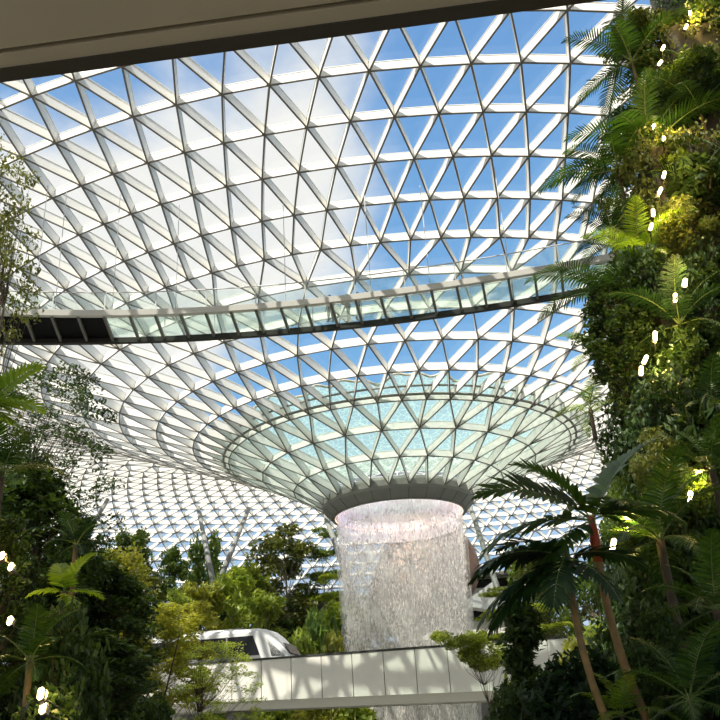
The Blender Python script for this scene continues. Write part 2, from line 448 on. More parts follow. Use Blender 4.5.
wf = empty('waterfall', (0, 72, 0)); tag(wf, 'tall round curtain of white water falling from the roof opening', 'waterfall', kind='stuff')
def wr(z):    # radius of the curtain at height z
    t = min(1, max(0, (ZIN+EYE+.4-z)/(ZIN+EYE)))
    return RIN-.12 - .75*t**.6
def ring_sheet(dr, z0, z1, n=180, rows=20, ruff=.05):
    zz = np.linspace(z0, z1, rows); tt = np.arange(n)*2*PI/n
    P = []
    for z in zz:
        r = wr(z)+dr+ruff*np.sin(tt*23+z*.4)
        P.append(np.stack([r*np.cos(tt), r*np.sin(tt), 0*tt+z], -1))
    ii = np.arange(rows-1)[:, None]*n; jj = np.arange(n)[None]
    q = np.stack([ii+jj, ii+(jj+1) % n, ii+n+(jj+1) % n, ii+n+jj], -1).reshape(-1, 4)
    return np.concatenate(P), q
v, q = ring_sheet(0, ZIN+EYE-.02, .1)
link('water_sheet', np_mesh('water_sheet', v, [q], MW['veil'], smooth=True), wf)
v, q = ring_sheet(-.12, ZIN+EYE+.75, ZIN+EYE-1.1, rows=6)
link('dense_sheet', np_mesh('dense_sheet', v, [q], MW['dense'], smooth=True), wf)
v, q = ring_sheet(.45, ZIN+EYE-1.2, .1)
link('mist_veil', np_mesh('mist_veil', v, [q], MW['mist'], smooth=True), wf)
# drops: stretched octahedra
nd = 11500
a = RNG.uniform(0, 2*PI, nd); z = (ZIN+EYE-1.2)*RNG.uniform(0, 1, nd)+.6
strand = np.round(a/(2*PI)*190)/190*2*PI
a = np.where(RNG.random(nd) < .6, strand+RNG.normal(0, .006, nd), a)
r = np.array([wr(q) for q in z]) + RNG.normal(0, .14, nd)
ln = RNG.uniform(.05, .22, nd); wd = RNG.uniform(.022, .05, nd)
C = np.stack([r*np.cos(a), r*np.sin(a), z], -1)
e = np.array([(1, 0, 0), (-1, 0, 0), (0, 1, 0), (0, -1, 0)])
vs = np.concatenate([C[:, None]+e[None]*wd[:, None, None], C[:, None]+np.stack([0*ln, 0*ln, ln], -1)[:, None], C[:, None]-np.stack([0*ln, 0*ln, ln], -1)[:, None]], 1)
tf = np.array([(0, 2, 4), (2, 1, 4), (1, 3, 4), (3, 0, 4), (2, 0, 5), (1, 2, 5), (3, 1, 5), (0, 3, 5)])
link('falling_drop', np_mesh('falling_drop', vs.reshape(-1, 3), [((np.arange(nd)*6)[:, None, None]+tf[None]).reshape(-1, 3)], MW['drop']), wf)['kind'] = 'stuff'
m = MB(); m.lathe([(6.6, 0), (6.6, .5), (6.2, .5), (6.2, 0)], 64, close=True)
tag(m.build('waterfall_basin', MW['concrete_d']), 'round stone basin the water curtain falls into', 'basin').location = (0, 72, 0)

# ------------------------------------------------------------------ setting: floor, terraces, soffit
m = MB(); m.box((0, 58, -.15), (210, 180, .3)); tag(m.build('floor', MW['floor']), 'garden floor under the glass roof', 'floor', kind='structure')
def structure(name, mb, m, label, cat):
    return tag(mb.build(name, m), label, cat, kind='structure')
# raised garden behind the waterfall: curved terraces
def arc_block(r0, r1, a0, a1, z0, z1, n=24, c=(0, 72)):
    m = MB(); vs = []; fs = []
    for i in range(n+1):
        a = math.radians(a0+(a1-a0)*i/n)
        for r, z in ((r0, z0), (r0, z1), (r1, z1), (r1, z0)): vs.append((c[0]+r*math.sin(a), c[1]+r*math.cos(a), z))
    for i in range(n):
        for k in range(4): fs.append((i*4+k, i*4+(k+1) % 4, (i+1)*4+(k+1) % 4, (i+1)*4+k))
    fs.append((0, 3, 2, 1)); fs.append(tuple(n*4+k for k in range(4)))
    m.add(vs, fs); return m
T1, T2, T3 = 3.0, 6.0, 9.0
structure('terrace_lower', arc_block(11, 17, -110, 110, 0, T1), MW['concrete_d'], 'lowest curved planted terrace behind the waterfall', 'terrace')
structure('terrace_middle', arc_block(17, 25, -110, 110, 0, T2), MW['concrete_d'], 'middle curved planted terrace behind the waterfall', 'terrace')
structure('terrace_upper', arc_block(25, 40, -85, 85, 0, T3), MW['concrete_d'], 'upper curved planted terrace below the far glass wall', 'terrace')
# the soffit over the camera: slab, recess, band, dark fascia
HS = 9 + EYE
def soffit():
    e = 8.885; tilt = -.058       # outer edge, slightly askew to the view
    def strip_(name, y0, y1, z0, z1, mt, label, cat, hw=21):
        m = MB(); m.box((0, (y0+y1)/2, (z0+z1)/2), (2*hw, y1-y0, z1-z0)); o = structure(name, m, mt, label, cat)
        o.location = (0, e, 0); o.rotation_euler = (0, 0, tilt)
    strip_('ceiling', -12.6, -.58, HS, HS+.6, MW['soffit'], 'plain beige underside of the floor above at the top edge', 'ceiling')
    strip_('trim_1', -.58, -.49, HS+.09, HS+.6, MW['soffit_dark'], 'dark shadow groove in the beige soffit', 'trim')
    strip_('trim_2', -.49, -.245, HS, HS+.6, MW['soffit'], 'narrow beige band along the soffit edge', 'trim')
    strip_('trim_3', -.245, 0, HS-.02, HS+.75, MW['soffit_dark'], 'dark fascia strip along the outer soffit edge', 'trim')
soffit()
# the storeys the soffit belongs to, standing behind and above the viewer
m = MB(); m.box((0, 1.2, HS+.6+4.5), (46, 13, 9.0)); structure('wall_rear', m, MW['soffit'], 'beige storeys of the building above the soffit', 'wall')

# ------------------------------------------------------------------ glass canopy bridge
BZ = 21 + EYE
nearpx = [(-60, 312), (0, 314.5), (60, 316.3), (120, 316.3), (180, 314.5), (240, 310.7), (300, 306), (360, 300.7), (420, 292.5), (480, 282), (540, 272.5), (600, 262.5), (640, 255)]
farpx = [(-60, 340), (0, 341), (60, 341), (120, 340), (180, 338), (240, 335), (300, 331), (360, 325.5), (420, 317), (480, 308), (540, 298), (600, 288), (640, 281)]
def poly_smooth(P, deg=3):
    P = np.array([tuple(p) for p in P]); c = np.polyfit(P[:, 0], P[:, 1], deg)
    return lambda x: float(np.polyval(c, x))
fn = poly_smooth([at(*p, z=21) for p in nearpx]); ff = poly_smooth([at(*p, z=21) for p in farpx])
X0, X1 = -22.2, 12.2
def near_pt(x, dz=0): return Vector((x, fn(x), BZ+dz))
def far_pt(x, dz=0):
    # point of the far edge square across the deck
    h = .05; t = Vector((2*h, fn(x+h)-fn(x-h), 0)).normalized(); n = Vector((-t.y, t.x, 0))
    w = 2.9
    for _ in range(4):
        p = near_pt(x)+n*w; w += (ff(p.x)-p.y)/max(.5, n.y)
    return near_pt(x, dz)+n*w
br = empty('glass_bridge', (0, 38, BZ)); tag(br, 'curved glass floored footbridge hung high across the hall', 'bridge')
O = Vector((0, 38, BZ))
xs = np.linspace(X0, X1, 41)
def strip(a, b, sec, up=Vector((0, 0, 1))):
    """box section swept along points"""
    m = MB(); pts = a; k = len(pts); vs = []; fs = []
    for i, p in enumerate(pts):
        t = (pts[min(i+1, k-1)]-pts[max(i-1, 0)]).normalized(); sd = up.cross(t).normalized()
        for (u, z) in sec: vs.append(p - O + sd*u + up*z)
    c = len(sec)
    for i in range(k-1):
        for j in range(c): fs.append((i*c+j, i*c+(j+1) % c, (i+1)*c+(j+1) % c, (i+1)*c+j))
    fs.append(tuple(range(c))[::-1]); fs.append(tuple((k-1)*c+j for j in range(c)))
    m.add(vs, fs); return m
sec_near = [(-.12, 0), (.1, -.02), (.1, .3), (-.06, .36), (-.16, .3)]
strip([near_pt(x) for x in xs], None, sec_near).build('near_edge_beam', MW['beam'], br)
sec_far = [(-.1, -.16), (.16, -.16), (.16, .14), (-.1, .14)]
strip([far_pt(x) for x in xs], None, sec_far).build('far_edge_beam', MW['dark_metal'], br)
# ribs
SPAN = []
x = X0 + .4
arc = [X0]
s_acc = 0
ribx = []
step = 1.305
px_, acc = X0, 0.
xx = X0
while xx < X1-.05:
    ribx.append(xx)
    sl = (fn(xx+.05)-fn(xx-.05))/.1
    xx += step/math.sqrt(1+sl*sl)
ribx.append(X1)
# line the ribs up with the visible ones (one falls at photo pixel 104,316)
xa = at(104, 316.4, z=21).x
kx = min(ribx, key=lambda v: abs(v-xa)); d_ = xa-kx
ribx = [v+d_ for v in ribx if X0 <= v+d_ <= X1]
for v in ribx:
    m = MB(); a = near_pt(v, .02)-O; b = far_pt(v, .02)-O
    m.bar(a, b, .13, .2); m.build('rib', MW['rib'], br)
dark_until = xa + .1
for v0, v1 in zip(ribx[:-1], ribx[1:]):
    m = MB(); a, b, c, d = near_pt(v0, .12)-O, near_pt(v1, .12)-O, far_pt(v1, .12)-O, far_pt(v0, .12)-O
    up = Vector((0, 0, .05))
    m.add([a, b, c, d, a+up, b+up, c+up, d+up], [(0, 1, 2, 3)[::-1], (4, 5, 6, 7), (0, 1, 5, 4), (1, 2, 6, 5), (2, 3, 7, 6), (3, 0, 4, 7)])
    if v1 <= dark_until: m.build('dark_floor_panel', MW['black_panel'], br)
    else: m.build('glass_floor_panel', MW['floor_glass'], br)
# railings
for side, pt in (('near', near_pt), ('far', far_pt)):
    for i, v in enumerate(ribx):
        if i % 2: continue
        p = pt(v)-O
        m = MB(); m.bar(p+Vector((0, 0, .25)), p+Vector((0, 0, 1.38)), .05, .05, Vector((0, 1, 0))); m.build('railing_post', MW['steel'], br)
    m = MB(); m.tube([pt(x, 1.4)-O for x in xs], .035, 8); m.build('handrail', MW['steel'], br, smooth=True)
    m = MB()
    for x0, x1 in zip(xs[:-1], xs[1:]):
        a, b = pt(x0, .36)-O, pt(x1, .36)-O; u = Vector((0, 0, .96))
        m.add([a, b, b+u, a+u], [(0, 1, 2, 3)])
    gp = m.build('railing_glass', MW['rail_glass'], br)
    sd = gp.modifiers.new('thick', 'SOLIDIFY'); sd.thickness = .016
# hanger cables up to the roof
def roof_z(x, y):
    dmin = np.hypot(V[:, 0]-x, V[:, 1]-y); j = np.argsort(dmin)[:3]
    return float(V[j, 2].mean())
for px in (24, 45, 104, 170, 285, 372, 430, 505):
    x = near_pt(0).x
    p = at(px, 300, z=21.3); p.y = fn(p.x)+.05
    zt = roof_z(p.x, p.y)
    m = MB(); m.tube([p-O, Vector((p.x, p.y, zt))-O], .022, 6); m.build('hanger_cable', MW['steel'], br)
# end box where the bridge lands on the planted wall
m = MB(); e0 = near_pt(X1); e1 = far_pt(X1)
m.box((e0+e1)/2-O+Vector((.5, 0, 1.0)), (1.2, 3.4, 2.6)); m.build('landing_box', MW['black_panel'], br)

# ------------------------------------------------------------------ people on the bridge
def person(name, loc, rz, label, top, bottom, h=1.7, arm=0, lean=0, step=.1):
    root = empty(name, loc, rz, (h/1.75,)*3); tag(root, label, 'person', 'visitors crossing the glass bridge')
    ed = []; vs = []; rd = []
    def P(x, y, z, r, par=None):
        vs.append((x, y, z)); rd.append(r); i = len(vs)-1
        if par is not None: ed.append((par, i))
        return i
    pel = P(0, 0, .95, .13); wa = P(0, .01, 1.12, .12, pel); ch = P(0, 0, 1.32, .145, wa); nk = P(0, .0, 1.47, .055, ch)
    hd0 = P(0, .02, 1.55, .07, nk); hd = P(0, .03, 1.63, .092, hd0); tp = P(0, .02, 1.71, .07, hd)
    P(0, .125, 1.6, .018, hd)     # nose
    for s in (-1, 1): P(s*.095, .01, 1.62, .014, hd)      # ears
    for s in (-1, 1):
        hip = P(s*.09, 0, .88, .095, pel); kn = P(s*.1, .03+s*step*.5, .48, .06, hip); an = P(s*.1, -.02+s*step, .09, .042, kn); P(s*.11, .14+s*step, .035, .035, an)
        sh = P(s*.19, 0, 1.39, .06, ch)
        if arm and s == 1: el = P(s*.25, .1, 1.16, .045, sh); wr_ = P(s*.1, .3, 1.22, .032, el); hx = P(s*.05, .36, 1.24, .034, wr_); d = Vector((-.5, .8, .2))
        else: el = P(s*.25, -.02, 1.12, .045, sh); wr_ = P(s*.27, .05, .88, .032, el); hx = P(s*.27, .07, .8, .034, wr_); d = Vector((0, .12, -1))
        d.normalize()
        for k in range(4):
            b = Vector(vs[hx])+Vector((0, (k-1.5)*.018, 0)); L = (.075, .085, .08, .06)[k]
            f1 = P(*(b+d*L*.55), .01, hx); P(*(b+d*L+Vector((-s*.01, 0, 0))), .008, f1)
        b = Vector(vs[hx]); t1 = P(*(b+Vector((-s*.02, .035, .01))), .011, hx); P(*(b+Vector((-s*.03, .06, -.02))), .009, t1)
    me = bpy.data.meshes.new('body'); me.from_pydata(vs, ed, [])
    o = bpy.data.objects.new('body', me); COL.objects.link(o)
    md = o.modifiers.new('skin', 'SKIN'); sub = o.modifiers.new('sub', 'SUBSURF'); sub.levels = 1; sub.render_levels = 1
    sl = me.skin_vertices[0].data
    for i, r in enumerate(rd): sl[i].radius = (r, r)
    sl[0].use_root = True
    bpy.context.view_layer.update()
    ev = o.evaluated_get(bpy.context.evaluated_depsgraph_get())
    bm_ = bpy.data.meshes.new_from_object(ev)
    bpy.data.objects.remove(o)
    bm_.materials.append(MW['skin'])
    b = link('body', bm_, root)
    for p in bm_.polygons: p.use_smooth = True
    # clothes: shells offset from the body itself
    co = np.array([v.co for v in bm_.vertices]); nrm = np.array([v.normal for v in bm_.vertices])
    def shell(nm, test, mt, o_=.018):
        keep = [p.vertices[:] for p in bm_.polygons if all(test(co[i]) for i in p.vertices)]
        used = sorted({i for f in keep for i in f}); mp = {k: n for n, k in enumerate(used)}
        me2 = bpy.data.meshes.new(nm); me2.from_pydata([tuple(co[i]+nrm[i]*o_) for i in used], [], [tuple(mp[i] for i in f) for f in keep])
        me2.materials.append(mt); c = link(nm, me2, root)
        for p in me2.polygons: p.use_smooth = True
        sd = c.modifiers.new('s', 'SOLIDIFY'); sd.thickness = .012
    shell('shirt', lambda c: .93 < c[2] < 1.46 and not (abs(c[0]) > .2 and c[2] < 1.2), top)
    shell('trousers', lambda c: .12 < c[2] < 1.0 and abs(c[0]) < .21, bottom)
    shell('shoe', lambda c: c[2] < .13 and c[0] < 0, MW['shoe'], .012); shell('shoe', lambda c: c[2] < .13 and c[0] > 0, MW['shoe'], .012)
    m = MB()
    for i in range(9):
        for j in range(16):
            a0, a1 = PI*.5*i/9*1.25, PI*.5*(i+1)/9*1.25
            b0, b1 = 2*PI*j/16, 2*PI*(j+1)/16
            def Q(a, b_):
                yy = math.sin(a)*math.sin(b_)*.105; zz = math.cos(a)*.115
                if yy > .03 and zz < .05: zz = .05
                return (math.sin(a)*math.cos(b_)*.1, .012+yy*.95, 1.655+zz)
            m.add([Q(a0, b0), Q(a1, b0), Q(a1, b1), Q(a0, b1)], [(0, 1, 2, 3)])
    m.build('hair', MW['hair'], root, smooth=True)
    return root
fp = .2
for px, py, rz, lab, tp, bt, arm, h in (
    (331, 322.5, 2.6, 'person in pale top and dark trousers standing alone on the glass bridge', MW['cloth_pale'], MW['cloth_grey'], 0, 1.7),
    (349, 321.0, 1.2, 'person in grey top turned sideways, second walker on the bridge', MW['cloth_grey'], MW['cloth_dark'], 1, 1.66),
    (359, 320.0, -1.4, 'person in dark clothes with bent arm nearest the bridge middle', MW['cloth_dark'], MW['cloth_dark'], 1, 1.72)):
    p = at(px, py, z=21+fp)
    person('person', (p.x, p.y, BZ+fp), rz, lab, tp, bt, h, arm)

# ------------------------------------------------------------------ train guideway and train
gl = at(150, 669.5, Y=56.7); gr_ = at(520, 641, Y=44.6)
gt = lambda t: gl.lerp(gr_, t)
A_ = at(240, 661.7, Y=53); B_ = at(447, 646.7, Y=50.5); A_b = at(240, 701.7, Y=53); B_b = at(447, 693, Y=50.5)
def gpt(x, low=False):
    t = (x-A_.x)/(B_.x-A_.x); p = A_.lerp(B_, t)
    zz = (A_b.z+(B_b.z-A_b.z)*t) if low else p.z
    return Vector((x, p.y, zz))
gw = empty('train_guideway', (-4, 51, 4)); GO = Vector((-4, 51, 4))
tag(gw, 'pale panelled concrete train bridge crossing low in front of the waterfall', 'bridge')
gdir = (gpt(10)-gpt(0)); gdir.z = 0; gdir.normalize(); gn = Vector((-gdir.y, gdir.x, 0))   # gn points away from the viewer
# vertical joints seen at these photo columns set the panel width
jx = []
for px in (261, 291, 321.7, 351, 383, 414.5, 446.7): jx.append(at(px, 660, Y=50).x if False else None)
pw = (at(447, 650, Y=50.5)-at(261, 660, Y=52.7)).xy.length/6
u0 = at(261, 660, Y=52.7).x
panel_x = [u0 + i*pw*gdir.x for i in range(-9, 15)]
for i, (xa_, xb_) in enumerate(zip(panel_x[:-1], panel_x[1:])):
    g = .02
    a, b = gpt(xa_+g), gpt(xb_-g); al, bl = gpt(xa_+g, True), gpt(xb_-g, True)
    th = gn*.25
    m = MB(); m.add([q-GO for q in (al, bl, b, a, al+th, bl+th, b+th, a+th)], [(0, 1, 2, 3), (7, 6, 5, 4), (0, 4, 5, 1), (1, 5, 6, 2), (2, 6, 7, 3), (3, 7, 4, 0)])
    m.build('side_panel', MW['concrete'], gw, bevel=.02)
xa_, xb_ = panel_x[0], panel_x[-1]
def sweep(name, sec, mt):
    m = MB(); vs = []
    for x in (xa_, xb_):
        for (n, z, low) in sec: vs.append(gpt(x, low)+gn*n+Vector((0, 0, z))-GO)
    c = len(sec); fs = [(j, (j+1) % c, c+(j+1) % c, c+j) for j in range(c)] + [tuple(range(c))[::-1], tuple(range(c, 2*c))]
    m.add(vs, fs); return m.build(name, mt, gw)
sweep('girder', [(.22, .05, True), (.6, -.45, True), (4.0, -.45, True), (4.3, .05, True), (4.3, -1.0, False), (.22, -1.0, False)], MW['concrete'])
sweep('coping', [(-.03, -.0, False), (.32, 0, False), (.32, .12, False), (-.03, .12, False)], MW['dark_metal'])
sweep('far_parapet', [(4.1, -1.0, False), (4.35, -1.0, False), (4.35, 0, False), (4.1, 0, False)], MW['concrete'])
sweep('running_rail', [(1.3, -1.0, False), (1.6, -1.0, False), (1.6, -.8, False), (1.3, -.8, False)], MW['train_grey'])
sweep('running_rail', [(2.9, -1.0, False), (3.2, -1.0, False), (3.2, -.8, False), (2.9, -.8, False)], MW['train_grey'])
for px in (228, 520, 40):
    x = at(px, 712, Y=54).x
    p = gpt(x, True)+gn*2.2
    m = MB(); m.box(Vector((p.x, p.y, (p.z-.4)/2))-GO, (1.1, 1.6, p.z-.4), (gdir, gn, Vector((0, 0, 1)))); m.build('pier', MW['concrete_d'], gw, bevel=.08)

# train: long white car with dark glazing, raked nose to the right
nose = gpt(at(284, 650, Y=52.2).x)
tr = empty('train', (0, 0, 0)); tag(tr, 'white driverless train car with black windows on the low bridge', 'train')
TB = Vector((nose.x, nose.y, nose.z-.8)) + gn*.85
tr.location = TB; tr.rotation_euler = (0, -math.atan2(B_.z-A_.z, (B_-A_).xy.length), math.atan2(gdir.y, gdir.x)); TB.z += .04; tr.location = TB
mpx = (at(240, 640, Y=53)-at(241, 640, Y=53)).length      # metres a pixel at the train
TOP = .8 + 31.5*mpx
LEN = 13.5; WID = 2.6
def train_outline():
    return [(-LEN, .25), (-LEN, TOP-.22), (-LEN+.25, TOP), (-2.15, TOP+.02), (-1.6, TOP-.08), (-1.15, TOP-.42), (-.62, TOP-1.0), (-.12, TOP-1.62), (0, TOP-1.95), (-.02, .9), (-.25, .3)]
def scaled(o, inset):
    cx, cz = -LEN/2, TOP/2
    return [(x + (-inset if x > cx else inset), z - inset*(1 if z > cz else -.2)) for x, z in o]
m = MB(); ol = train_outline(); secs = [(0, .22), (.08, .07), (.25, 0), (WID-.25, 0), (WID-.08, .07), (WID, .22)]
vs = []; c = len(ol)
for y, ins in secs:
    for x, z in scaled(ol, ins): vs.append((x, y, z))
fs = [(k*c+j, k*c+(j+1) % c, (k+1)*c+(j+1) % c, (k+1)*c+j) for k in range(len(secs)-1) for j in range(c)]
fs.append(tuple(range(c))); fs.append(tuple((len(secs)-1)*c+j for j in range(c))[::-1])
m.add(vs, fs); body = m.build('car_body', MW['train_white'], tr)
def side_poly(name, pts, mt, y0=-.03, y1=.06, par=None):
    m = MB(); n = len(pts)
    m.add([(x, y0, z) for x, z in pts]+[(x, y1, z) for x, z in pts], [tuple(range(n)), tuple(range(n, 2*n))[::-1]]+[(j, n+j, n+(j+1) % n, (j+1) % n) for j in range(n)])
    return m.build(name, mt, par or tr)
wt, wb = TOP-.42, 1.15
wband = side_poly('window_band', [(-LEN+.6, wb), (-1.9, wb), (-2.35, wt), (-LEN+.6, wt)], MW['train_window'])
for q in (-4.05, -5.9, -7.8, -9.7):
    side_poly('window_divider', [(q-.05, wb-.02), (q+.05, wb-.02), (q+.05, wt+.02), (q-.05, wt+.02)], MW['train_grey'], -.05, .0, wband)
side_poly('nose_window', [(-1.45, TOP-.62), (-.55, TOP-1.5), (-.62, TOP-1.72), (-1.15, TOP-1.7)], MW['train_window'], -.0, .1)
side_poly('window_sill_trim', [(-LEN+.4, wb-.22), (-1.8, wb-.22), (-1.9, wb), (-LEN+.4, wb)], MW['train_grey'], -.02, .05)
m = MB(); m.box((-6.5, WID/2, TOP+.06), (6, 1.4, .16)); m.box((-10.5, WID/2, TOP+.05), (1.6, 1.2, .14)); m.build('roof_unit', MW['train_white'], tr, bevel=.04)
m = MB(); m.add([(-.55, .3, TOP-.98), (-.55, WID-.3, TOP-.98), (-.08, WID-.3, TOP-1.6), (-.08, .3, TOP-1.6)], [(0, 1, 2, 3)])
o = m.build('windscreen', MW['train_window'], tr); o.location = (.04, 0, .04); o.modifiers.new('s', 'SOLIDIFY').thickness = .03
for q in (-2.4, -LEN+2.2):
    m = MB(); m.box((q, WID/2, .14), (1.8, 2.1, .28)); m.build('bogie', MW['train_grey'], tr)

# ------------------------------------------------------------------ roof props (leaning tubes)
def prop(label, *arms):
    b = Vector(arms[0][1]); o = empty('roof_column', b); tag(o, label, 'column')
    for a, f in arms:
        m = MB(); m.tube([Vector(a)-b, Vector(f)-b], [.24, .34], 14); m.build('tube', MW['tube'], o, smooth=True)
    return o
def up(px, py, Y): return at(px, py, Y=Y)
def foot(top, px, py, Y, z):
    """run the tube on from the roof through a seen point down to height z"""
    q = at(px, py, Y=Y); k = (z-top.z)/(q.z-top.z); return top+(q-top)*k
a = up(108, 499, 98); prop('grey leaning tube column at the far left under the roof', (a, foot(a, 90, 530, 97, 0.)))
a = up(198, 507, 100); q = up(215, 592, 95); b = up(249, 508, 100)
o = prop('grey V shaped pair of tube columns behind the train', (a, q), (b, q))
m = MB(); m.tube([Vector((0, 0, T3-q.z)), Vector((0, 0, .2))], [.6, .42], 14); m.build('pedestal', MW['concrete_d'], o)
a = up(324, 512, 85); prop('single grey tube column left of the waterfall', (a, foot(a, 347, 578, 84, T1)))
a = up(470, 506, 85); prop('grey tube column just right of the waterfall', (a, foot(a, 482, 542, 84, T1)))
a = up(596, 478, 97); prop('grey tube column behind the red stemmed palm', (a, foot(a, 612, 508, 95, T3)))

# ------------------------------------------------------------------ far balcony, hall block and bronze sculpture
bc = at(312, 604, Y=93)
m = MB(); m.lathe([(0, -1.1), (4.6, -1.1), (5.0, -.9), (5.0, .75), (4.8, .75), (4.8, .1), (0, .1)], 48)
bal = tag(m.build('balcony', MW['concrete_d'], smooth=False), 'curved dark concrete balcony in the trees left of the waterfall', 'balcony'); bal.location = (bc.x, bc.y+3, bc.z)
m = MB(); m.tube([(4.85*math.sin(t), -4.85*math.cos(t), 1.65) for t in np.linspace(-1.6, 1.6, 24)], .035, 6); hrail = m.build('handrail', MW['steel'], bal)
m = MB()
for t in np.linspace(-1.5, 1.5, 16):
    m = MB(); m.tube([(4.85*math.sin(t), -4.85*math.cos(t), .7), (4.85*math.sin(t), -4.85*math.cos(t), 1.65)], .025, 5); m.build('baluster', MW['steel'], hrail)
m = MB(); m.lathe([(3.6, T3-bc.z), (3.6, -1.1)], 40); m.build('drum_base', MW['concrete_d'], bal)
hb = empty('hall_block', at(466, 700, Y=97).xy.to_3d()); tag(hb, 'grey stacked hall floors just right of the waterfall', 'building')
hb.location.z = T3
zt = at(466, 575, Y=97).z
m = MB(); m.box((.2, 2, (zt-T3)/2), (13.5, 6, zt-T3)); hwall = m.build('outer_wall', MW['concrete'], hb)
for k in range(3):
    m = MB(); m.box((.2, -1.6, (zt-T3)*(.25+.35*k)), (13.9, 1.2, .35)); m.build('floor_slab', MW['concrete_d'], hb)
    m = MB(); m.box((.2, -1.03, (zt-T3)*(.25+.35*k)-.75), (12.4, .06, .9)); m.build('window', MW['train_window'], hwall)
# sculpture: rounded bronze shell
sc = at(424, 574, Y=87)
m = MB(); vs = []; nu, nv = 40, 24
for j in range(nv+1):
    t = PI*j/nv
    for i in range(nu):
        a = 2*PI*i/nu
        rr = 1+.08*math.sin(2*a+1)+.06*math.cos(3*t)
        vs.append((5.2*rr*math.sin(t)*math.cos(a), 3.4*rr*math.sin(t)*math.sin(a), 4.9*rr*math.cos(t)+1.3*math.sin(t)*math.cos(a)))
fs = [(j*nu+i, j*nu+(i+1) % nu, (j+1)*nu+(i+1) % nu, (j+1)*nu+i) for j in range(nv) for i in range(nu)]
m.add(vs, fs); o = empty('slide_sculpture', (sc.x, sc.y, T3)); tag(o, 'large rounded bronze sculpture seen through the falling water', 'sculpture')
b = m.build('shell', MW['bronze'], o, smooth=True); b.location = (0, 0, sc.z-T3)
for dx in (-2.2, 2.0):
    m = MB(); m.tube([(dx, 0, 0), (dx*.8, 0, sc.z-T3-3.6)], .3, 10); m.build('support', MW['tube'], o)
m = MB(); m.add([(3.2, -1, sc.z-T3-3.4), (6.6, -1, sc.z-T3-1.4), (6.8, -1, sc.z-T3-4.2), (3.2, 1, sc.z-T3-3.4), (6.6, 1, sc.z-T3-1.4), (6.8, 1, sc.z-T3-4.2)], [(0, 1, 2), (5, 4, 3), (0, 3, 4, 1), (1, 4, 5, 2), (2, 5, 3, 0)])
m.build('white_fin', MW['train_white'], o)

# ------------------------------------------------------------------ plants: prototypes
def unit(v): return v/(np.linalg.norm(v, axis=-1, keepdims=True)+1e-9)
def leaf_cloud(C, L, W, rng, upn=.8, jit=.8, droop=0., axis=None, fold=.18):
    """one folded pointed leaf (two triangles) at every centre"""
    n = len(C)
    nr = unit(np.array([0, 0, upn])+rng.normal(0, jit*.6, (n, 3)))
    ax = rng.normal(0, 1, (n, 3)) if axis is None else axis+rng.normal(0, .45, (n, 3))
    ax = ax-nr*(ax*nr).sum(1)[:, None]; ax[:, 2] -= droop; ax = unit(ax)
    sd = unit(np.cross(nr, ax)); nr = np.cross(ax, sd)
    l = L*rng.uniform(.65, 1.25, n)[:, None]; w = W*rng.uniform(.7, 1.2, n)[:, None]
    B = C-ax*l*.5; T = C+ax*l*.5; M_ = C-ax*l*.08
    P = np.stack([B, M_-sd*w*.5+nr*w*fold, T, M_+sd*w*.5+nr*w*fold], 1)
    F = (np.arange(n)*4)[:, None, None]+np.array([(0, 2, 1), (0, 3, 2)])[None]
    return P.reshape(-1, 3), F.reshape(-1, 3)
def blob(c, r, rz, n, rng, hollow=.35):
    d = unit(rng.normal(0, 1, (n, 3))); q = rng.uniform(hollow**3, 1, n)**(1/3)
    return np.array(c)+d*q[:, None]*np.array([r, r, rz])
PROTO = {}
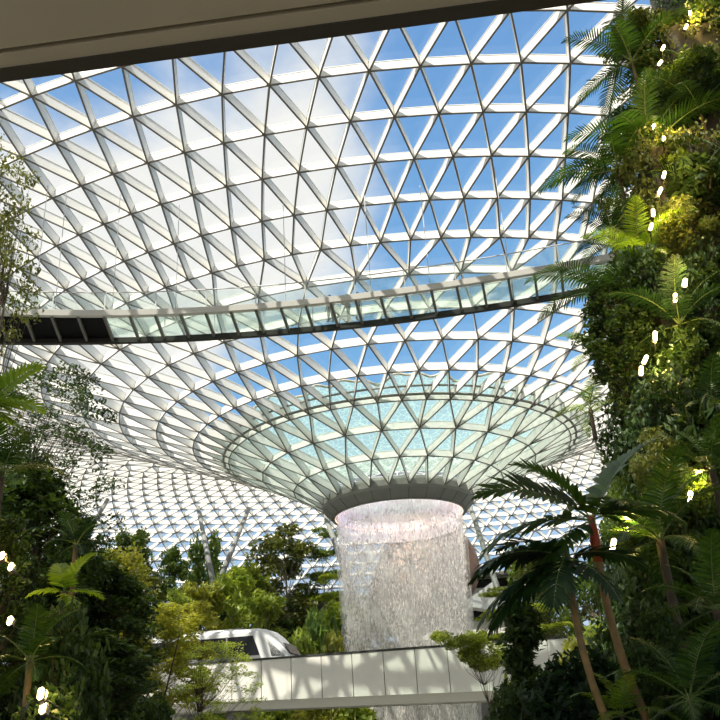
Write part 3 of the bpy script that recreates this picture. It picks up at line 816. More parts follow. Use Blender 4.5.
def tree_proto(key, H, W, crown0, ncl, per, L, Wd, cr, crz, shape='oval', seed=1, trunk=.12, stems=1, limbs=1., upn=.8, jit=.9, droop=0., bark='bark', lean=0.):
    """H height, W crown width, crown0 height of the crown's foot; ncl leaf clusters of radius cr, crz with `per` leaves each"""
    rng = np.random.default_rng(seed)
    cs = []
    while len(cs) < ncl:
        u = rng.uniform(0, 1); a = rng.uniform(0, 2*PI); q = rng.uniform(.1, 1)**.5
        z = crown0+(H-cr*.5-crown0)*u
        prof = {'oval': math.sin(PI*min(1, max(0, .1+.86*u)))**.6, 'column': (.75+.25*math.sin(7*u+seed))*(1 if u < .75 else max(.12, (1-u)/.25)**.6),
                'umbrella': .35+.65*math.sin(PI*min(1, .25+.6*u)), 'tier': (1-.55*u), 'cone': 1-.85*u, 'flat': 1.}[shape]
        if shape == 'tier': z = crown0+(H-crown0)*(round(u*5)/5)+rng.normal(0, .04)*H*.2
        cs.append(Vector((W/2*.86*prof*q*math.cos(a)+lean*u, W/2*.86*prof*q*math.sin(a), z)))
    m = MB()
    for s_ in range(stems):
        b0 = Vector((rng.normal(0, .06), rng.normal(0, .06), 0))*(stems > 1)*2
        top = Vector((lean*.7+rng.normal(0, .05*W), rng.normal(0, .05*W), H*.88)) if stems == 1 else Vector((rng.normal(0, .22*W), rng.normal(0, .22*W), H*.8))
        pts = [b0.lerp(top, t)+Vector((math.sin(t*5+s_+seed)*.02*H*t, math.cos(t*4+s_)*.02*H*t, 0)) for t in np.linspace(0, 1, 9)]
        m.tube(pts, [trunk*(1-.8*t) for t in np.linspace(0, 1, 9)], 7)
        if s_ == 0: main = pts
    for k, c in enumerate(cs):
        if rng.random() > limbs: continue
        t = max(.1, min(.95, (c.z-.25*W)/(H*.88))); p0 = main[int(t*8)]
        mid = p0.lerp(c, .5)+Vector((0, 0, -.06*W+rng.normal(0, .02*W)))
        r0 = trunk*.32*(1-.5*t)
        m.tube([p0, mid, c], [r0, r0*.6, r0*.25], 5, cap=False)
    P = np.concatenate([blob(c, cr*rng.uniform(.7, 1.3), crz*rng.uniform(.7, 1.2), int(per*rng.uniform(.6, 1.3)), rng) for c in cs])
    v, f = leaf_cloud(P, L, Wd, rng, upn, jit, droop)
    fol = np_mesh(key+'_foliage', v, [f], LF['mid'])
    o = m.build('trunk', MW[bark], smooth=True); tm = o.data; bpy.data.objects.remove(o)
    hi = float(np.percentile(v[:, 2], 99.5)); wd = float(np.percentile(v[:, 0], 98)-np.percentile(v[:, 0], 2))
    PROTO[key] = (tm, fol, hi, wd)
tree_proto('broad', 12, 6.4, 4.2, 60, 130, .42, .2, .8, .55, 'oval', 11, .17, bark='bark_pale')
tree_proto('broad_b', 12, 6.0, 3.0, 60, 120, .46, .22, .85, .6, 'oval', 12, .15, bark='bark')
tree_proto('layer', 10, 6.5, 3.2, 46, 150, .34, .16, 1.05, .16, 'tier', 13, .12, upn=1.6, jit=.5, bark='bark_pale')
tree_proto('slim', 7, 2.6, 4.0, 16, 95, .5, .16, .55, .4, 'umbrella', 14, .07, droop=.4, bark='bark_pale')
tree_proto('column', 7, 2.6, .4, 190, 95, .15, .075, .32, .25, 'column', 15, .09)
tree_proto('column_b', 7, 2.9, .8, 170, 100, .17, .07, .34, .2, 'column', 16, .09, droop=.25)
tree_proto('standard', 5, 1.9, 1.9, 130, 75, .13, .065, .24, .2, 'oval', 17, .06)
tree_proto('wispy', 6, 3.0, 2.8, 120, 62, .09, .045, .26, .12, 'umbrella', 18, .05, stems=3, upn=1.2, bark='bark')
tree_proto('spread', 4.2, 3.8, 1.9, 120, 120, .15, .075, .36, .13, 'flat', 19, .05, stems=2, upn=1.4, jit=.6)
tree_proto('young', 3.2, 1.5, .8, 80, 55, .13, .065, .2, .14, 'cone', 20, .035)
tree_proto('shrub', 1.8, 2.2, .15, 60, 75, .16, .08, .28, .22, 'oval', 21, .03, stems=4, limbs=.5)
tree_proto('shrub_broad', 1.8, 2.2, .15, 34, 34, .4, .15, .32, .25, 'oval', 22, .03, stems=4, limbs=.5, droop=.4)
def ground(x, y):
    rr = math.hypot(x, y-72); a = abs(math.degrees(math.atan2(x, y-72)))
    if 11 < rr <= 17 and a < 110: return T1
    if 17 < rr <= 25 and a < 110: return T2
    if 25 < rr <= 40 and a < 85: return T3
    return 0
tree_proto('leaning', 4.4, 2.4, 3.3, 60, 120, .16, .08, .34, .16, 'flat', 23, .05, lean=-1.8, upn=1.4, jit=.6)
def overrid(o, mt):
    o.material_slots[0].link = 'OBJECT'; o.material_slots[0].material = mt
def plant(name, kind, px, py, wpx, Y, zb, leaf, label, cat='tree', group=None, rz=None, bark=None, dx=0.):
    """a tree or shrub whose crown top shows at photo pixel (px, py), wpx wide, rooted at height zb"""
    tm, fol, hi, wd = PROTO[kind]
    t = at(px, py, Y=Y); depth = (t-Vector((0, 0, EYE))).dot(AX_D)
    if Y > 50: zb = ground(t.x, Y)
    s = wpx/F_PX*depth/wd; sz = max(.15, (t.z-zb)/hi)
    o = empty(name, (t.x+dx, Y, zb), random.uniform(0, 6.28) if rz is None else rz, (s, s, sz))
    tag(o, label, cat, group)
    a = link('trunk' if cat == 'tree' else 'stem', tm, o); b = link('foliage', fol, o)
    overrid(b, LF[leaf])
    if bark: overrid(a, MW[bark])
    return o

# ---- palms
def frond_proto(key, L, elev, bend, nl, ll, lw, vup=.35, seed=1, droop=.5, gap=.12):
    """a feather frond along +X: bent stalk with nl drooping leaflets a side"""
    rng = np.random.default_rng(seed); k = 26
    ang = elev; p = np.zeros(3); pts = [p.copy()]; dirs = []
    for i in range(k):
        d = np.array([math.cos(ang), 0, math.sin(ang)]); dirs.append(d); p = p+d*L/k; pts.append(p.copy()); ang -= bend/k*(.5+1.0*i/k)
    dirs.append(dirs[-1]); pts = np.array(pts); dirs = np.array(dirs)
    m = MB(); m.tube(pts[::2], [max(.006, .022*L/2*(1-i/13)) for i in range(len(pts[::2]))], 5, mi=0)
    vs = list(m.v); F4 = [f for f in m.f if len(f) == 4]; F5 = [f for f in m.f if len(f) == 5]
    F3 = []; mi = [0]*len(F4)
    q4 = list(F4)
    for j in range(nl):
        t = gap+(1-gap)*(j+.5)/nl
        x = t*k; i = min(k-1, int(x)); fr = x-i
        P0 = pts[i]*(1-fr)+pts[i+1]*fr; d = dirs[i]; side0 = np.array([0, 1., 0]); upv = np.cross(side0, -d) if False else np.array([-d[2], 0, d[0]])
        le = ll*(math.sin(PI*min(1, .22+.74*t))**.7)*rng.uniform(.9, 1.08)
        for s in (-1, 1):
            fw = .35+.9*t**2
            a = side0*s+d*fw+upv*vup; a /= np.linalg.norm(a)
            w = lw*rng.uniform(.85, 1.1); b = len(vs); q = P0.copy(); dd = a.copy()
            for h in range(4):
                ww = w*(.55, 1., .8, .0)[h]/2
                wd = d*ww
                if h < 3:
                    vs.append(tuple(q-wd)); vs.append(tuple(q+wd))
                else: vs.append(tuple(q))
                dd = dd-np.array([0, 0, droop*.33*(1+.3*rng.normal())]); dd /= np.linalg.norm(dd); q = q+dd*le/3
            q4 += [(b, b+1, b+3, b+2), (b+2, b+3, b+5, b+4)]; mi += [1, 1]; F3.append((b+4, b+5, b+6))
    Fs = [np.array(q4), np.array(F3)]; mid = mi+[1]*len(F3)
    return np_mesh(key, np.array(vs), Fs, [MW['green_shaft'], LF['palm']], mid)
FR = {'fine': [frond_proto('frond_a', 2.2, 1.25, 1.0, 28, .56, .06, .3, 1, .45), frond_proto('frond_b', 2.3, .85, 1.35, 28, .58, .06, .3, 2, .5),
               frond_proto('frond_c', 2.2, .4, 1.3, 28, .56, .06, .25, 3, .6), frond_proto('frond_d', 2.0, -.1, 1.0, 26, .52, .06, .2, 4, .7)],
      'broad': [frond_proto('frond_e', 2.2, 1.15, .8, 18, .85, .16, .3, 5, .35), frond_proto('frond_f', 2.3, .7, 1.1, 18, .85, .16, .3, 6, .4),
                frond_proto('frond_g', 2.2, .25, 1.0, 18, .85, .16, .25, 7, .55), frond_proto('frond_h', 2.0, -.4, .7, 16, .8, .16, .2, 8, .7)]}
def palm(px, py, Y, zb, lpx, label, leaf='palm', kind='fine', n=11, seed=0, stem=.05, shaft=None, angs=None, name='palm_tree', cat='palm', bark='bark', lean=(0, 0), group=None):
    """crown heart at photo pixel (px, py); fronds lpx photo pixels long; stem down to height zb"""
    c = at(px, py, Y=Y); depth = (c-Vector((0, 0, EYE))).dot(AX_D)
    s = lpx/F_PX*depth/2.2
    rng = random.Random(seed+int(px*7+py))
    zb = min(zb, c.z-.25)
    base = Vector((c.x+lean[0], c.y+lean[1], zb)); root = empty(name, base); tag(root, label, cat, group)
    h = c-base
    m = MB(); pts = [h*t + Vector((-lean[0]*.35*math.sin(PI*t), 0, 0)) for t in np.linspace(0, 1, 10)]
    m.tube(pts, [stem*(1.15-.25*t) for t in np.linspace(0, 1, 10)], 9); stem_o = m.build('stem', MW[bark], root, smooth=True)
    if shaft:
        m = MB(); d = (pts[-1]-pts[-2]).normalized(); sh = .75*s
        m.tube([h-d*sh, h-d*sh*.5, h+d*.06], [stem*1.15, stem*1.3, stem*.7], 9); m.build('crownshaft', MW[shaft], stem_o, smooth=True)
    lst = angs or [(i*2.39996+rng.uniform(-.3, .3), min(3, int(i/n*4)), rng.uniform(.85, 1.1)) for i in range(n)]
    for a, ty, k in lst:
        f = link('frond', FR[kind][ty], root); f.location = h
        f.rotation_euler = (rng.uniform(-.15, .15), rng.uniform(-.12, .12), a); f.scale = (s*k,)*3
        f.material_slots[1].link = 'OBJECT'; f.material_slots[1].material = LF[leaf]
    return root
def fern(px, py, Y, zb, lpx, label, leaf='palm', n=9, **k):
    return palm(px, py, Y, zb, lpx, label, leaf, n=n, name='fern', cat='fern', stem=.03, **k)

# ------------------------------------------------------------------ planted wall on the right
lev_py = [770, 640, 520, 400, 280, 160, 40, -70]
lev_Y = [15.2, 16.2, 17.2, 18.4, 19.6, 20.8, 22., 23.2]
lev_px = [676, 672, 666, 664, 652, 652, 668, 680]
LEV = []
m = MB()
for i in range(7):
    a = at(lev_px[i], lev_py[i], Y=lev_Y[i]); b = at(lev_px[i+1], lev_py[i+1], Y=lev_Y[i])
    z0 = 0 if i == 0 else LEV[-1][3]; z1 = at(lev_px[i+1], lev_py[i+1], Y=lev_Y[i]+.6).z; xl = b.x
    LEV.append((xl, lev_Y[i], z0, z1))
    m.box((xl+5.5, lev_Y[i]+1.9, (z1)/2), (11, 3.8, z1))
tag(m.build('wall_right', MW['wallstone']), 'stepped dark stone wall carrying the hanging garden', 'wall', kind='structure')
def wall_at(py):
    """depth of the wall face at a photo row"""
    for i in range(7):
        if lev_py[i+1] <= py: return lev_Y[i]
    return lev_Y[6]
def creeper(lv, leaf, label, n, seed, L=.17, bulge=.55):
    rng = np.random.default_rng(seed); P = []; A = []
    for i in lv:
        xl, Y, z0, z1 = LEV[i]
        for _ in range(n):
            z = rng.uniform(z0-.2, z1+.3)
            if rng.random() < .6: c = (xl+rng.uniform(-.5, 5.2), Y-rng.uniform(0, bulge)*1.2, z)
            else: c = (xl-rng.uniform(0, bulge)*1.3, Y+rng.uniform(-.3, 3.4), z)
            P.append(blob(c, rng.uniform(.2, .42), rng.uniform(.25, .5), int(rng.uniform(25, 60)), rng, .2))
    P = np.concatenate(P)
    v, f = leaf_cloud(P, L, L*.55, rng, .4, 1.0, .5, axis=np.array([-.2, -.5, -.5]))
    return tag(link('creeper', np_mesh('creeper', v, [f], LF[leaf])), label, 'climbing plant', kind='stuff')
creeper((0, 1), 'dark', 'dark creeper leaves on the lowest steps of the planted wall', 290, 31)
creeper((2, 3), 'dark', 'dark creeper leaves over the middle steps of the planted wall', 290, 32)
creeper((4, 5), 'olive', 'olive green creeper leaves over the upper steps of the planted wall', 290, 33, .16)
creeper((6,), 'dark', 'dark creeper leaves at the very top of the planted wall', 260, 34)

# shrubs growing out of the wall's left edge
for k, (kind, px, py, w_, dy, leaf, lab) in enumerate([
    ('shrub', 640, 20, 60, -.3, 'olive', 'leafy shrub at the top left of the planted wall below the soffit'),
    ('shrub_broad', 706, 8, 54, -.9, 'dark', 'dark broad leaved shrub above the highest wall lamp'),
    ('shrub', 622, 110, 40, -.2, 'palm_dark', 'dark shrub behind the top palm on the planted wall'),
    ('shrub', 690, 60, 70, -.7, 'dark', 'dark shrub beside the highest pair of wall lamps'),
    ('shrub_broad', 700, 160, 60, -.8, 'dark', 'large leaved dark shrub right of the upper wall lamps'),
    ('shrub', 676, 150, 44, -1.0, 'bright', 'yellow lit shrub next to the lamps high on the planted wall'),
    ('shrub', 680, 200, 56, -.9, 'olive', 'olive shrub just below the yellow lit one on the wall'),
    ('shrub_broad', 705, 255, 56, -.9, 'dark', 'dark broad leaved shrub over the twin lamps at wall mid height'),
    ('shrub', 690, 325, 70, -.8, 'dark', 'dark bush below the twin lamps at wall mid height'),
    ('shrub_broad', 700, 400, 60, -.9, 'dark', 'large leaved dark bush halfway up the planted wall'),
    ('shrub', 652, 430, 46, -.8, 'olive', 'olive bush behind the leaning trunk of the dark tree'),
    ('shrub', 690, 470, 64, -1.0, 'mid', 'green bush behind the lamp low on the planted wall'),
    ('shrub', 620, 480, 40, -.5, 'mid', 'small green bush at the foot of the dark tree'),
    ('shrub_broad', 716, 590, 60, -.9, 'dark', 'dark broad leaved bush at the right picture edge low on the wall'),
    ('shrub', 655, 612, 60, -3.0, 'dark', 'dark bush in front of the stem of the wide low palm'),
    ('shrub_broad', 700, 640, 70, -2.6, 'palm_dark', 'large leaved dark bush above the corner fern'),
    ('shrub', 640, 600, 50, -.6, 'dark', 'dark bush right of the two leaning palm stems')]):
    Y = wall_at(py)+dy; t = at(px, py, Y=Y)
    plant('shrub', kind, px, py, w_, Y, t.z-1.7, leaf, lab, 'shrub')

# palms on the wall
W_ = PI
palm(632, 62, 21.2, at(640, 110, Y=22).z, 72, 'bright palm reaching left at the top of the planted wall', 'palm', n=12, seed=1)
palm(652, 150, 20.2, at(652, 200, Y=20.8).z, 88, 'second palm from the top, its long dark fronds spread left', 'palm', n=12, seed=2)
palm(618, 170, 20.4, at(622, 215, Y=20.4).z, 84, 'palm with one long frond stretched far left below the top palm', 'palm', n=10, seed=3,
     angs=[(3.1, 2, 1.05), (2.6, 1, .9), (3.7, 2, .9), (4.4, 2, .9), (5.2, 1, .8), (.4, 1, .8), (1.4, 0, .8), (3.3, 3, .8), (2.2, 2, .8)])
palm(612, 232, 19.8, at(612, 270, Y=19.8).z, 56, 'dark palm just above the bridge landing', 'palm_dark', n=12, seed=4)
palm(606, 292, 19.2, at(612, 320, Y=19.2).z, 82, 'palm with arching fronds hanging over the end of the glass bridge', 'palm', n=10, seed=5,
     angs=[(3.0, 1, 1.0), (2.7, 2, .95), (3.5, 1, .85), (4.2, 2, .8), (5.3, 1, .8), (.3, 1, .9), (1.2, 0, .8), (3.9, 3, .7), (.0, 2, .8)])
palm(640, 258, 18.9, at(644, 300, Y=18.9).z, 66, 'bright green palm right of the bridge end', 'palm_bright', n=11, seed=6)
palm(700, 110, 20.0, at(702, 160, Y=20.0).z, 70, 'dark palm at the right edge near the top of the wall', 'palm_dark', n=11, seed=7)
palm(716, 200, 19.2, at(716, 250, Y=19.2).z, 80, 'dark palm hanging over the right picture edge above the twin lamps', 'palm_dark', n=11, seed=8)
palm(680, 325, 17.6, at(684, 370, Y=17.6).z, 78, 'dark feathery palm below the twin lamps', 'palm_dark', n=12, seed=9)
palm(598, 352, 19.6, at(600, 385, Y=19.6).z, 46, 'small bright palm left of the dark small leaved tree', 'palm_bright', n=9, seed=10)
palm(590, 408, 19.8, at(592, 440, Y=19.8).z, 44, 'small yellow green palm below the dark small leaved tree crown', 'palm_bright', n=8, seed=11)
palm(712, 420, 16.8, at(712, 470, Y=16.8).z, 70, 'dark palm at the right edge halfway down the wall', 'palm_dark', n=10, seed=12)
palm(660, 540, 14.6, 0.1, 96, 'wide green palm low on the right beneath the lowest wall lamp', 'palm', n=13, seed=13, stem=.08)
palm(712, 470, 15.0, 0.1, 66, 'mid green palm at the right edge beside the low lamp', 'palm', n=11, seed=14, stem=.07)
palm(716, 610, 12.6, 0.1, 84, 'palm with a pale lit frond at the right edge near the bottom', 'palm', n=11, seed=15, stem=.06)
fern(690, 700, 11.6, 0.05, 92, 'big fern filling the bottom right corner', 'palm', n=12, seed=16)
fern(622, 716, 12.4, 0.05, 62, 'pale fronded fern left of the corner fern', 'palm_bright', n=10, seed=17)
# the red stemmed pair
palm(592, 520, 12.6, 0.05, 122, 'tall palm with a red crownshaft and broad dark leaflets', 'palm', 'broad', seed=20, stem=.06, shaft='red_shaft', bark='palm_stem', lean=(.95, .1),
     angs=[(2.85, 1, 1.0), (.15, 0, .95), (3.25, 2, 1.0), (3.7, 3, .9), (4.9, 2, .7), (5.7, 2, .75), (3.0, 0, .8)])
palm(566, 556, 12.2, 0.05, 108, 'shorter leaning palm with hanging broad fronds left of the red stemmed one', 'palm_dark', 'broad', seed=21, stem=.05, shaft='green_shaft', bark='palm_stem', lean=(.85, 0),
     angs=[(2.9, 2, .95), (3.6, 2, 1.0), (2.4, 1, .8), (5.3, 3, .85), (.2, 2, .8), (4.3, 3, .9), (3.25, 3, 1.15), (2.75, 3, 1.1)])
# the dark small leaved tree in front of the wall
t_ = at(650, 480, Y=18.4)
plant('tree', 'standard', 612, 288, 66, 18.6, at(640, 470, Y=18.6).z, 'dark', 'dark small leaved tree with a bare pale trunk on the wall ledge', bark='bark_pale', rz=1.)
plant('tree', 'young', 520, 604, 56, 15.5, 0, 'dark', 'slender dark young tree in front of the right end of the train bridge')
plant('shrub', 'shrub', 572, 655, 120, 13.6, 0, 'palm_dark', 'broad dark bush between the young tree and the corner fern', 'shrub')
plant('shrub', 'shrub', 510, 690, 70, 14.2, 0, 'dark', 'low dark bush at the foot of the slender young tree', 'shrub')
plant('tree', 'leaning', 497, 628, 78, 24, 0, 'bright', 'bright leaning tree whose leafy end covers the pale bridge panels right of the water', rz=0.)
# sunlit planting behind the red stemmed palm
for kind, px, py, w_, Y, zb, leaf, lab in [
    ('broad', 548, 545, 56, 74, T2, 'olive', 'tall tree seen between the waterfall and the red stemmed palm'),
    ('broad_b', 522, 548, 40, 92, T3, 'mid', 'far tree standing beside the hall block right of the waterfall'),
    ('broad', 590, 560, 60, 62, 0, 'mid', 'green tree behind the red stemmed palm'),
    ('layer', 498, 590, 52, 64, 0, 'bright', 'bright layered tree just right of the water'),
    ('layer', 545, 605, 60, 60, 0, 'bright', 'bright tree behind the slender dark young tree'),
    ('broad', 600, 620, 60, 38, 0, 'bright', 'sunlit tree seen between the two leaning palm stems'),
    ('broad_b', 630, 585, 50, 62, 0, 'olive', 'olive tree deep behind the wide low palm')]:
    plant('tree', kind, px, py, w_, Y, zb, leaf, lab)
for kind, px, py, w_, Y, leaf, lab in [
    ('shrub', 572, 640, 50, 34, 'yellow', 'sunlit yellow green bush glowing between the palm stems'),
    ('shrub_broad', 520, 668, 40, 36, 'bright', 'bright bush behind the slender young tree, level with the bridge'),
    ('shrub', 610, 650, 44, 30, 'mid', 'green bush right of the golden palm stem')]:
    plant('shrub', kind, px, py, w_, Y, 0, leaf, lab, 'shrub')

# ------------------------------------------------------------------ trees behind the train bridge
for kind, px, py, w_, Y, zb, leaf, lab in [
    ('broad_b', 133, 530, 42, 88, T3, 'mid', 'round topped dark tree under the far glass wall, left of the V columns'),
    ('broad_b', 172, 549, 34, 90, T3, 'mid', 'smaller dark tree right beside the round topped far one'),
    ('broad_b', 206, 536, 40, 104, T3, 'mid', 'dark far tree standing behind the V columns'),
    ('broad', 283, 527, 62, 87, T3, 'olive', 'tallest far tree, with a pale trunk, left of the waterfall'),
    ('slim', 247, 566, 34, 82, T2, 'bright', 'light green slender tree in front of the V columns foot'),
    ('layer', 326, 530, 44, 88, T3, 'mid', 'open layered tree beside the leaning tube column'),
    ('layer', 330, 576, 44, 82, T2, 'bright', 'bright layered tree left of the falling water'),
    ('slim', 338, 604, 42, 80.5, T1, 'bright', 'pale green broad leaved plant tree touching the left edge of the water'),
    ('slim', 200, 583, 36, 70, 0, 'yellow', 'thin trunked light tree above the train roof, left one'),
    ('slim', 230, 570, 38, 72, 0, 'bright', 'thin trunked light tree above the middle of the train'),
    ('slim', 262, 592, 34, 69, 0, 'bright', 'thin trunked small tree above the train nose'),
    ('broad', 176, 590, 40, 68, 0, 'bright', 'light green tree above the train tail'),
    ('layer', 150, 580, 44, 72, 0, 'olive', 'olive layered tree left of the train'),
    ('broad_b', 98, 548, 44, 84, T3, 'mid', 'far tree at the left end of the row below the glass wall'),
    ('broad_b', 376, 592, 40, 93, T3, 'olive', 'olive tree seen faintly through the left part of the falling water'),
    ('broad', 402, 606, 40, 88, T3, 'mid', 'green tree seen faintly through the middle of the falling water')]:
    plant('tree', kind, px, py, w_, Y, zb, leaf, lab)
for kind, px, py, w_, Y, zb, leaf, lab in [
    ('shrub', 300, 632, 44, 62, 0, 'bright', 'clipped bright bush right of the train nose'),
    ('shrub', 333, 634, 36, 63, 0, 'yellow', 'yellow green bush between the train nose and the water'),
    ('shrub_broad', 318, 612, 44, 66, 0, 'mid', 'green leafy bush behind the clipped bright one'),
    ('broad_b', 186, 606, 44, 84, 0, 'dark', 'dark low tree behind the train tail'),
    ('broad_b', 238, 602, 44, 86, 0, 'dark', 'dark low tree behind the train middle'),
    ('broad_b', 276, 622, 46, 84, 0, 'dark', 'dark low tree below the curved balcony'),
    ('shrub_broad', 350, 618, 30, 82, 0, 'mid', 'green bush just behind the left side of the water'),
    ('shrub', 215, 697, 50, 62, 0, 'mid', 'bush seen under the train bridge left of its pier'),
    ('shrub', 268, 698, 46, 61, 0, 'bright', 'bright bush seen under the train bridge right of its pier'),
    ('shrub', 312, 699, 50, 60, 0, 'yellow', 'yellow green bush seen under the middle of the train bridge'),
    ('shrub_broad', 352, 702, 46, 60, 0, 'bright', 'leafy bush under the bridge left of the falling water')]:
    tr_ = kind.startswith('broad'); plant('tree' if tr_ else 'shrub', kind, px, py, w_, Y, zb, leaf, lab, 'tree' if tr_ else 'shrub')

# ------------------------------------------------------------------ left foreground
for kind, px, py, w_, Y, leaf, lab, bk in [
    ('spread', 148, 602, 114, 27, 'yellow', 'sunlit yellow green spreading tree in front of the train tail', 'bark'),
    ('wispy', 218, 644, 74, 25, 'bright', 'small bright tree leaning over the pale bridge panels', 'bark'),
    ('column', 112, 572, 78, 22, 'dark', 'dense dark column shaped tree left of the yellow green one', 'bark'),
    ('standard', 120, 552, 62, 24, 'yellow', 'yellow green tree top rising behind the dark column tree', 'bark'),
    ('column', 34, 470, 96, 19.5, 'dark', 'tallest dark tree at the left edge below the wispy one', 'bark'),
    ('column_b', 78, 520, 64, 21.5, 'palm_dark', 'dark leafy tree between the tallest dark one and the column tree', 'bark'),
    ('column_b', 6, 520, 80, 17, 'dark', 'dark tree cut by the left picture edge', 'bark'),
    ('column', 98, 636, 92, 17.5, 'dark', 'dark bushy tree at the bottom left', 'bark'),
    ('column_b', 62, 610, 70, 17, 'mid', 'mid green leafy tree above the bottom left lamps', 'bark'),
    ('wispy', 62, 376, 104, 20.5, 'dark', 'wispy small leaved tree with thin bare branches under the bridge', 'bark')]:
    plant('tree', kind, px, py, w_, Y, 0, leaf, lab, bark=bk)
t_ = at(-6, 155, Y=15)
plant('tree', 'wispy', -8, 150, 100, 15, 0, 'olive', 'tree crown reaching in from the left edge above the bridge', rz=2.)
palm(-10, 408, 14, 0, 60, 'bright palm at the left edge just below the bridge', 'palm_bright', 'broad', n=9, seed=31, stem=.06)
palm(2, 472, 13.6, 0, 70, 'mid green palm at the left edge under the bright one', 'palm', n=11, seed=32, stem=.06)
palm(-22, 100, 13, 0, 36, 'small palm tip at the upper left edge', 'palm_dark', n=9, seed=33, stem=.05)
palm(76, 545, 17.2, 0, 44, 'dark palm in front of the tall dark trees', 'palm_dark', n=12, seed=34, stem=.06)
palm(64, 592, 15.6, 0, 42, 'palm with a bright lit leaf among the dark left trees', 'palm_bright', 'broad', n=6, seed=35, stem=.06)
palm(30, 662, 14.2, 0, 66, 'green palm low at the left between the lamps', 'palm', n=12, seed=36, stem=.06, bark='palm_stem')
plant('shrub', 'shrub', 50, 690, 100, 13.5, 0, 'dark', 'dark bush along the bottom left picture edge', 'shrub')
plant('shrub', 'shrub', 70, 610, 84, 15.0, 0, 'dark', 'tall dark bush hiding the stem of the palm with the bright leaf', 'shrub')
plant('shrub', 'shrub', 150, 700, 70, 16, 0, 'dark', 'dark bush under the yellow green spreading tree', 'shrub')

# ------------------------------------------------------------------ spotlights among the plants
def lamp(px, py, Y, label, aim=None, e=46):
    c = at(px, py, Y=Y); o = empty('spotlight', c); tag(o, label, 'lamp', 'spotlights among the plants')
    v = Vector(aim or (random.uniform(.2, .8), .15, 1.)).normalized()
    sd_ = v.cross(Vector((0, 1, 0))).normalized(); bk = sd_.cross(v).normalized()
    if bk.y < 0: bk = -bk
    m = MB(); m.box(bk*.06, (.26, .1, .08), (v, sd_, bk)); hs_ = m.build('housing', MW['lamp_body'], o, bevel=.02)
    m = MB(); m.box(-bk*.01, (.23, .085, .07), (v, sd_, bk)); m.build('lens', MW['lamp_lens'], hs_, bevel=.03)
    m = MB(); m.tube([bk*.09, bk*.09+Vector((.1, .35, -.12))], .014, 6); m.build('bracket', MW['lamp_body'], o)
    ld = bpy.data.lights.new('lamp_light', 'POINT'); ld.energy = e; ld.color = (1, .7, .2); ld.shadow_soft_size = .06
    lo = bpy.data.objects.new('lamp_light', ld); COL.objects.link(lo); lo.parent = o; lo.location = v*.4+Vector((.12, -.05, 0))
for px, py, lab in [
    (690, 13, 'highest spotlight on the planted wall'), (686, 27, 'second highest spotlight, just under the topmost one'),
    (663, 48, 'third spotlight from the top of the planted wall'), (660, 63, 'fourth spotlight from the top of the wall'),
    (653, 127, 'spotlight beside the dark fronds of the second palm'), (664, 138, 'spotlight lighting the yellow shrub high on the wall'),
    (664, 175, 'upper one of the two lamps below the yellow lit shrub'), (660, 191, 'lower one of the two lamps below the yellow lit shrub'),
    (653, 213, 'upper lamp of the pair level with the bridge landing palms'), (651, 227, 'lower lamp of the pair level with the bridge landing palms'),
    (685, 283, 'upper right lamp of the twin lamps at wall mid height'), (675, 298, 'lower left lamp of the twin lamps at wall mid height'),
    (655, 336, 'single lamp right of the dark small leaved tree'), (645, 360, 'upper lamp of the pair beside the dark tree crown'),
    (641, 371, 'lower lamp of the pair beside the dark tree crown'),
    (690, 497, 'large low lamp shining on the green bush right'), (613, 545, 'lamp behind the red crownshaft')]:
    lamp(px, py, wall_at(py)-1.6, lab)
for px, py, Y, lab in [(2, 556, 15.6, 'upper lamp at the left picture edge'), (11, 567, 15.6, 'second lamp at the left edge just right of the upper one'),
                       (10, 621, 15.2, 'lamp low at the left edge among dark leaves'), (41, 694, 12.6, 'bottom left lamp over the dark bush'), (43, 708, 12.6, 'lowest lamp of all at the bottom left')]:
    lamp(px, py, Y, lab, (-.2, .6, .5), 22)


# ------------------------------------------------------------------ sky, sun, exposure
w = bpy.data.worlds.new('sky'); S.world = w; w.use_nodes = True
nt = w.node_tree; nt.nodes.clear(); N = nt.nodes.new; L = nt.links.new
out = N('ShaderNodeOutputWorld'); bg = N('ShaderNodeBackground'); tc = N('ShaderNodeTexCoord')
sep = N('ShaderNodeSeparateXYZ'); L(tc.outputs['Generated'], sep.inputs[0])
gr = N('ShaderNodeValToRGB'); e = gr.color_ramp.elements
e[0].position = 0.0; e[0].color = (.55, .7, .86, 1); e[1].position = .9; e[1].color = (.14, .31, .68, 1)
k_ = e.new(.38); k_.color = (.22, .49, .85, 1)
L(sep.outputs['Z'], gr.inputs['Fac'])
nz = N('ShaderNodeTexNoise'); nz.inputs['Scale'].default_value = 3.4; nz.inputs['Detail'].default_value = 9; nz.inputs['Roughness'].default_value = .58
nz.inputs['Distortion'].default_value = .25
mp = N('ShaderNodeMapping'); mp.inputs['Scale'].default_value = (1, 1, 1.5); mp.inputs['Location'].default_value = (.35, .1, .2)
L(tc.outputs['Generated'], mp.inputs[0]); L(mp.outputs[0], nz.inputs['Vector'])
def lobe(px, py, gain, fall):
    """cloudiness added around one direction of the sky"""
    v = AX_R*((px-360)/F_PX)+AX_U*(-(py-360)/F_PX)+AX_D; v.normalize()
    d = N('ShaderNodeVectorMath'); d.operation = 'DOT_PRODUCT'; L(tc.outputs['Generated'], d.inputs[0]); d.inputs[1].default_value = v
    mr = N('ShaderNodeMapRange'); mr.interpolation_type = 'SMOOTHSTEP'
    mr.inputs['From Min'].default_value = math.cos(math.radians(fall)); mr.inputs['From Max'].default_value = 1
    mr.inputs['To Min'].default_value = 0; mr.inputs['To Max'].default_value = gain
    L(d.outputs['Value'], mr.inputs['Value']); return mr.outputs[0]
acc_ = nz.outputs['Fac']
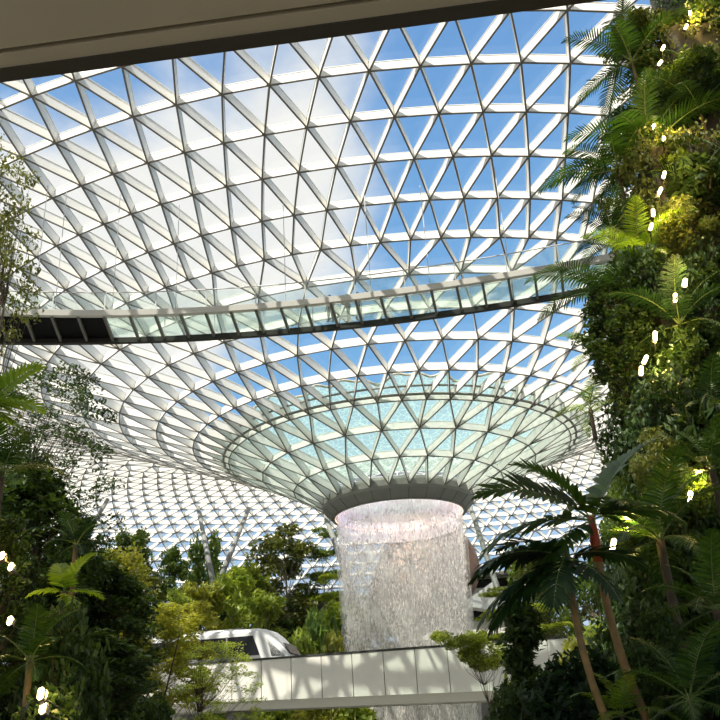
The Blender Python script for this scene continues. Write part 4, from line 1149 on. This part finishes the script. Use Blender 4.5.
for px, py, g_, fl in ((190, 235, .30, 15), (110, 270, .18, 10), (310, 60, .12, 6), (250, 190, .1, 9), (395, 120, .12, 9), (340, 200, .08, 7), (10, 200, .12, 8), (-150, 330, .25, 20), (80, 360, .22, 9), (40, 430, .2, 9),
                       (560, 170, -.16, 18), (500, 370, -.18, 10), (300, 410, -.2, 7), (90, 110, -.14, 6), (560, 40, -.2, 14), (240, 80, -.1, 5)):
    ad = N('ShaderNodeMath'); ad.operation = 'ADD'; L(acc_, ad.inputs[0]); L(lobe(px, py, g_, fl), ad.inputs[1]); acc_ = ad.outputs[0]
cm = N('ShaderNodeMapRange'); cm.interpolation_type = 'SMOOTHSTEP'
cm.inputs['From Min'].default_value = .43; cm.inputs['From Max'].default_value = .88
L(acc_, cm.inputs['Value'])
mx = N('ShaderNodeMix'); mx.data_type = 'RGBA'; L(cm.outputs[0], mx.inputs[0]); L(gr.outputs['Color'], mx.inputs[6]); mx.inputs[7].default_value = (.95, .95, .93, 1)
# sky brightened round the unseen sun behind the viewer, added to light the steelwork
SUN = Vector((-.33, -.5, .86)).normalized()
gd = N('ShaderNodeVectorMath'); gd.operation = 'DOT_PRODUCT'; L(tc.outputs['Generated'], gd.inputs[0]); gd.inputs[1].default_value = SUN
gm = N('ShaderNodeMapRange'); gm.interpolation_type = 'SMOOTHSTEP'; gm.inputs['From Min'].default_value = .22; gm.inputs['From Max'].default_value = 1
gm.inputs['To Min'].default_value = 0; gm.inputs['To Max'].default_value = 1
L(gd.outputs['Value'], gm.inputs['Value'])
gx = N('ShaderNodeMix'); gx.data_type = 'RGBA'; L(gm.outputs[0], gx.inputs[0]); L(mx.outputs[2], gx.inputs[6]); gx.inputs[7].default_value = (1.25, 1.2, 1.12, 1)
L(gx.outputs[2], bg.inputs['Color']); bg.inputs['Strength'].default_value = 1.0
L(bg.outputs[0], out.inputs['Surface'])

sd = bpy.data.lights.new('sun', 'SUN'); sd.energy = 6.4; sd.angle = math.radians(.5); sd.color = (1, .94, .83)
so = bpy.data.objects.new('sun', sd); COL.objects.link(so)
SUN = Vector((-.33, -.5, .86)).normalized()
so.rotation_euler = SUN.to_track_quat('Z', 'Y').to_euler(); so.location = SUN*120+Vector((0, 40, 0))

S.view_settings.view_transform = 'Standard'; S.view_settings.look = 'None'; S.view_settings.gamma = 1
S.view_settings.exposure = 0.0; S.view_settings.use_curve_mapping = False
S.cycles.max_bounces = 8; S.cycles.transparent_max_bounces = 32; S.cycles.diffuse_bounces = 4; S.cycles.transmission_bounces = 6
S.cycles.caustics_reflective = False; S.cycles.caustics_refractive = False
S.cycles.sample_clamp_indirect = 4
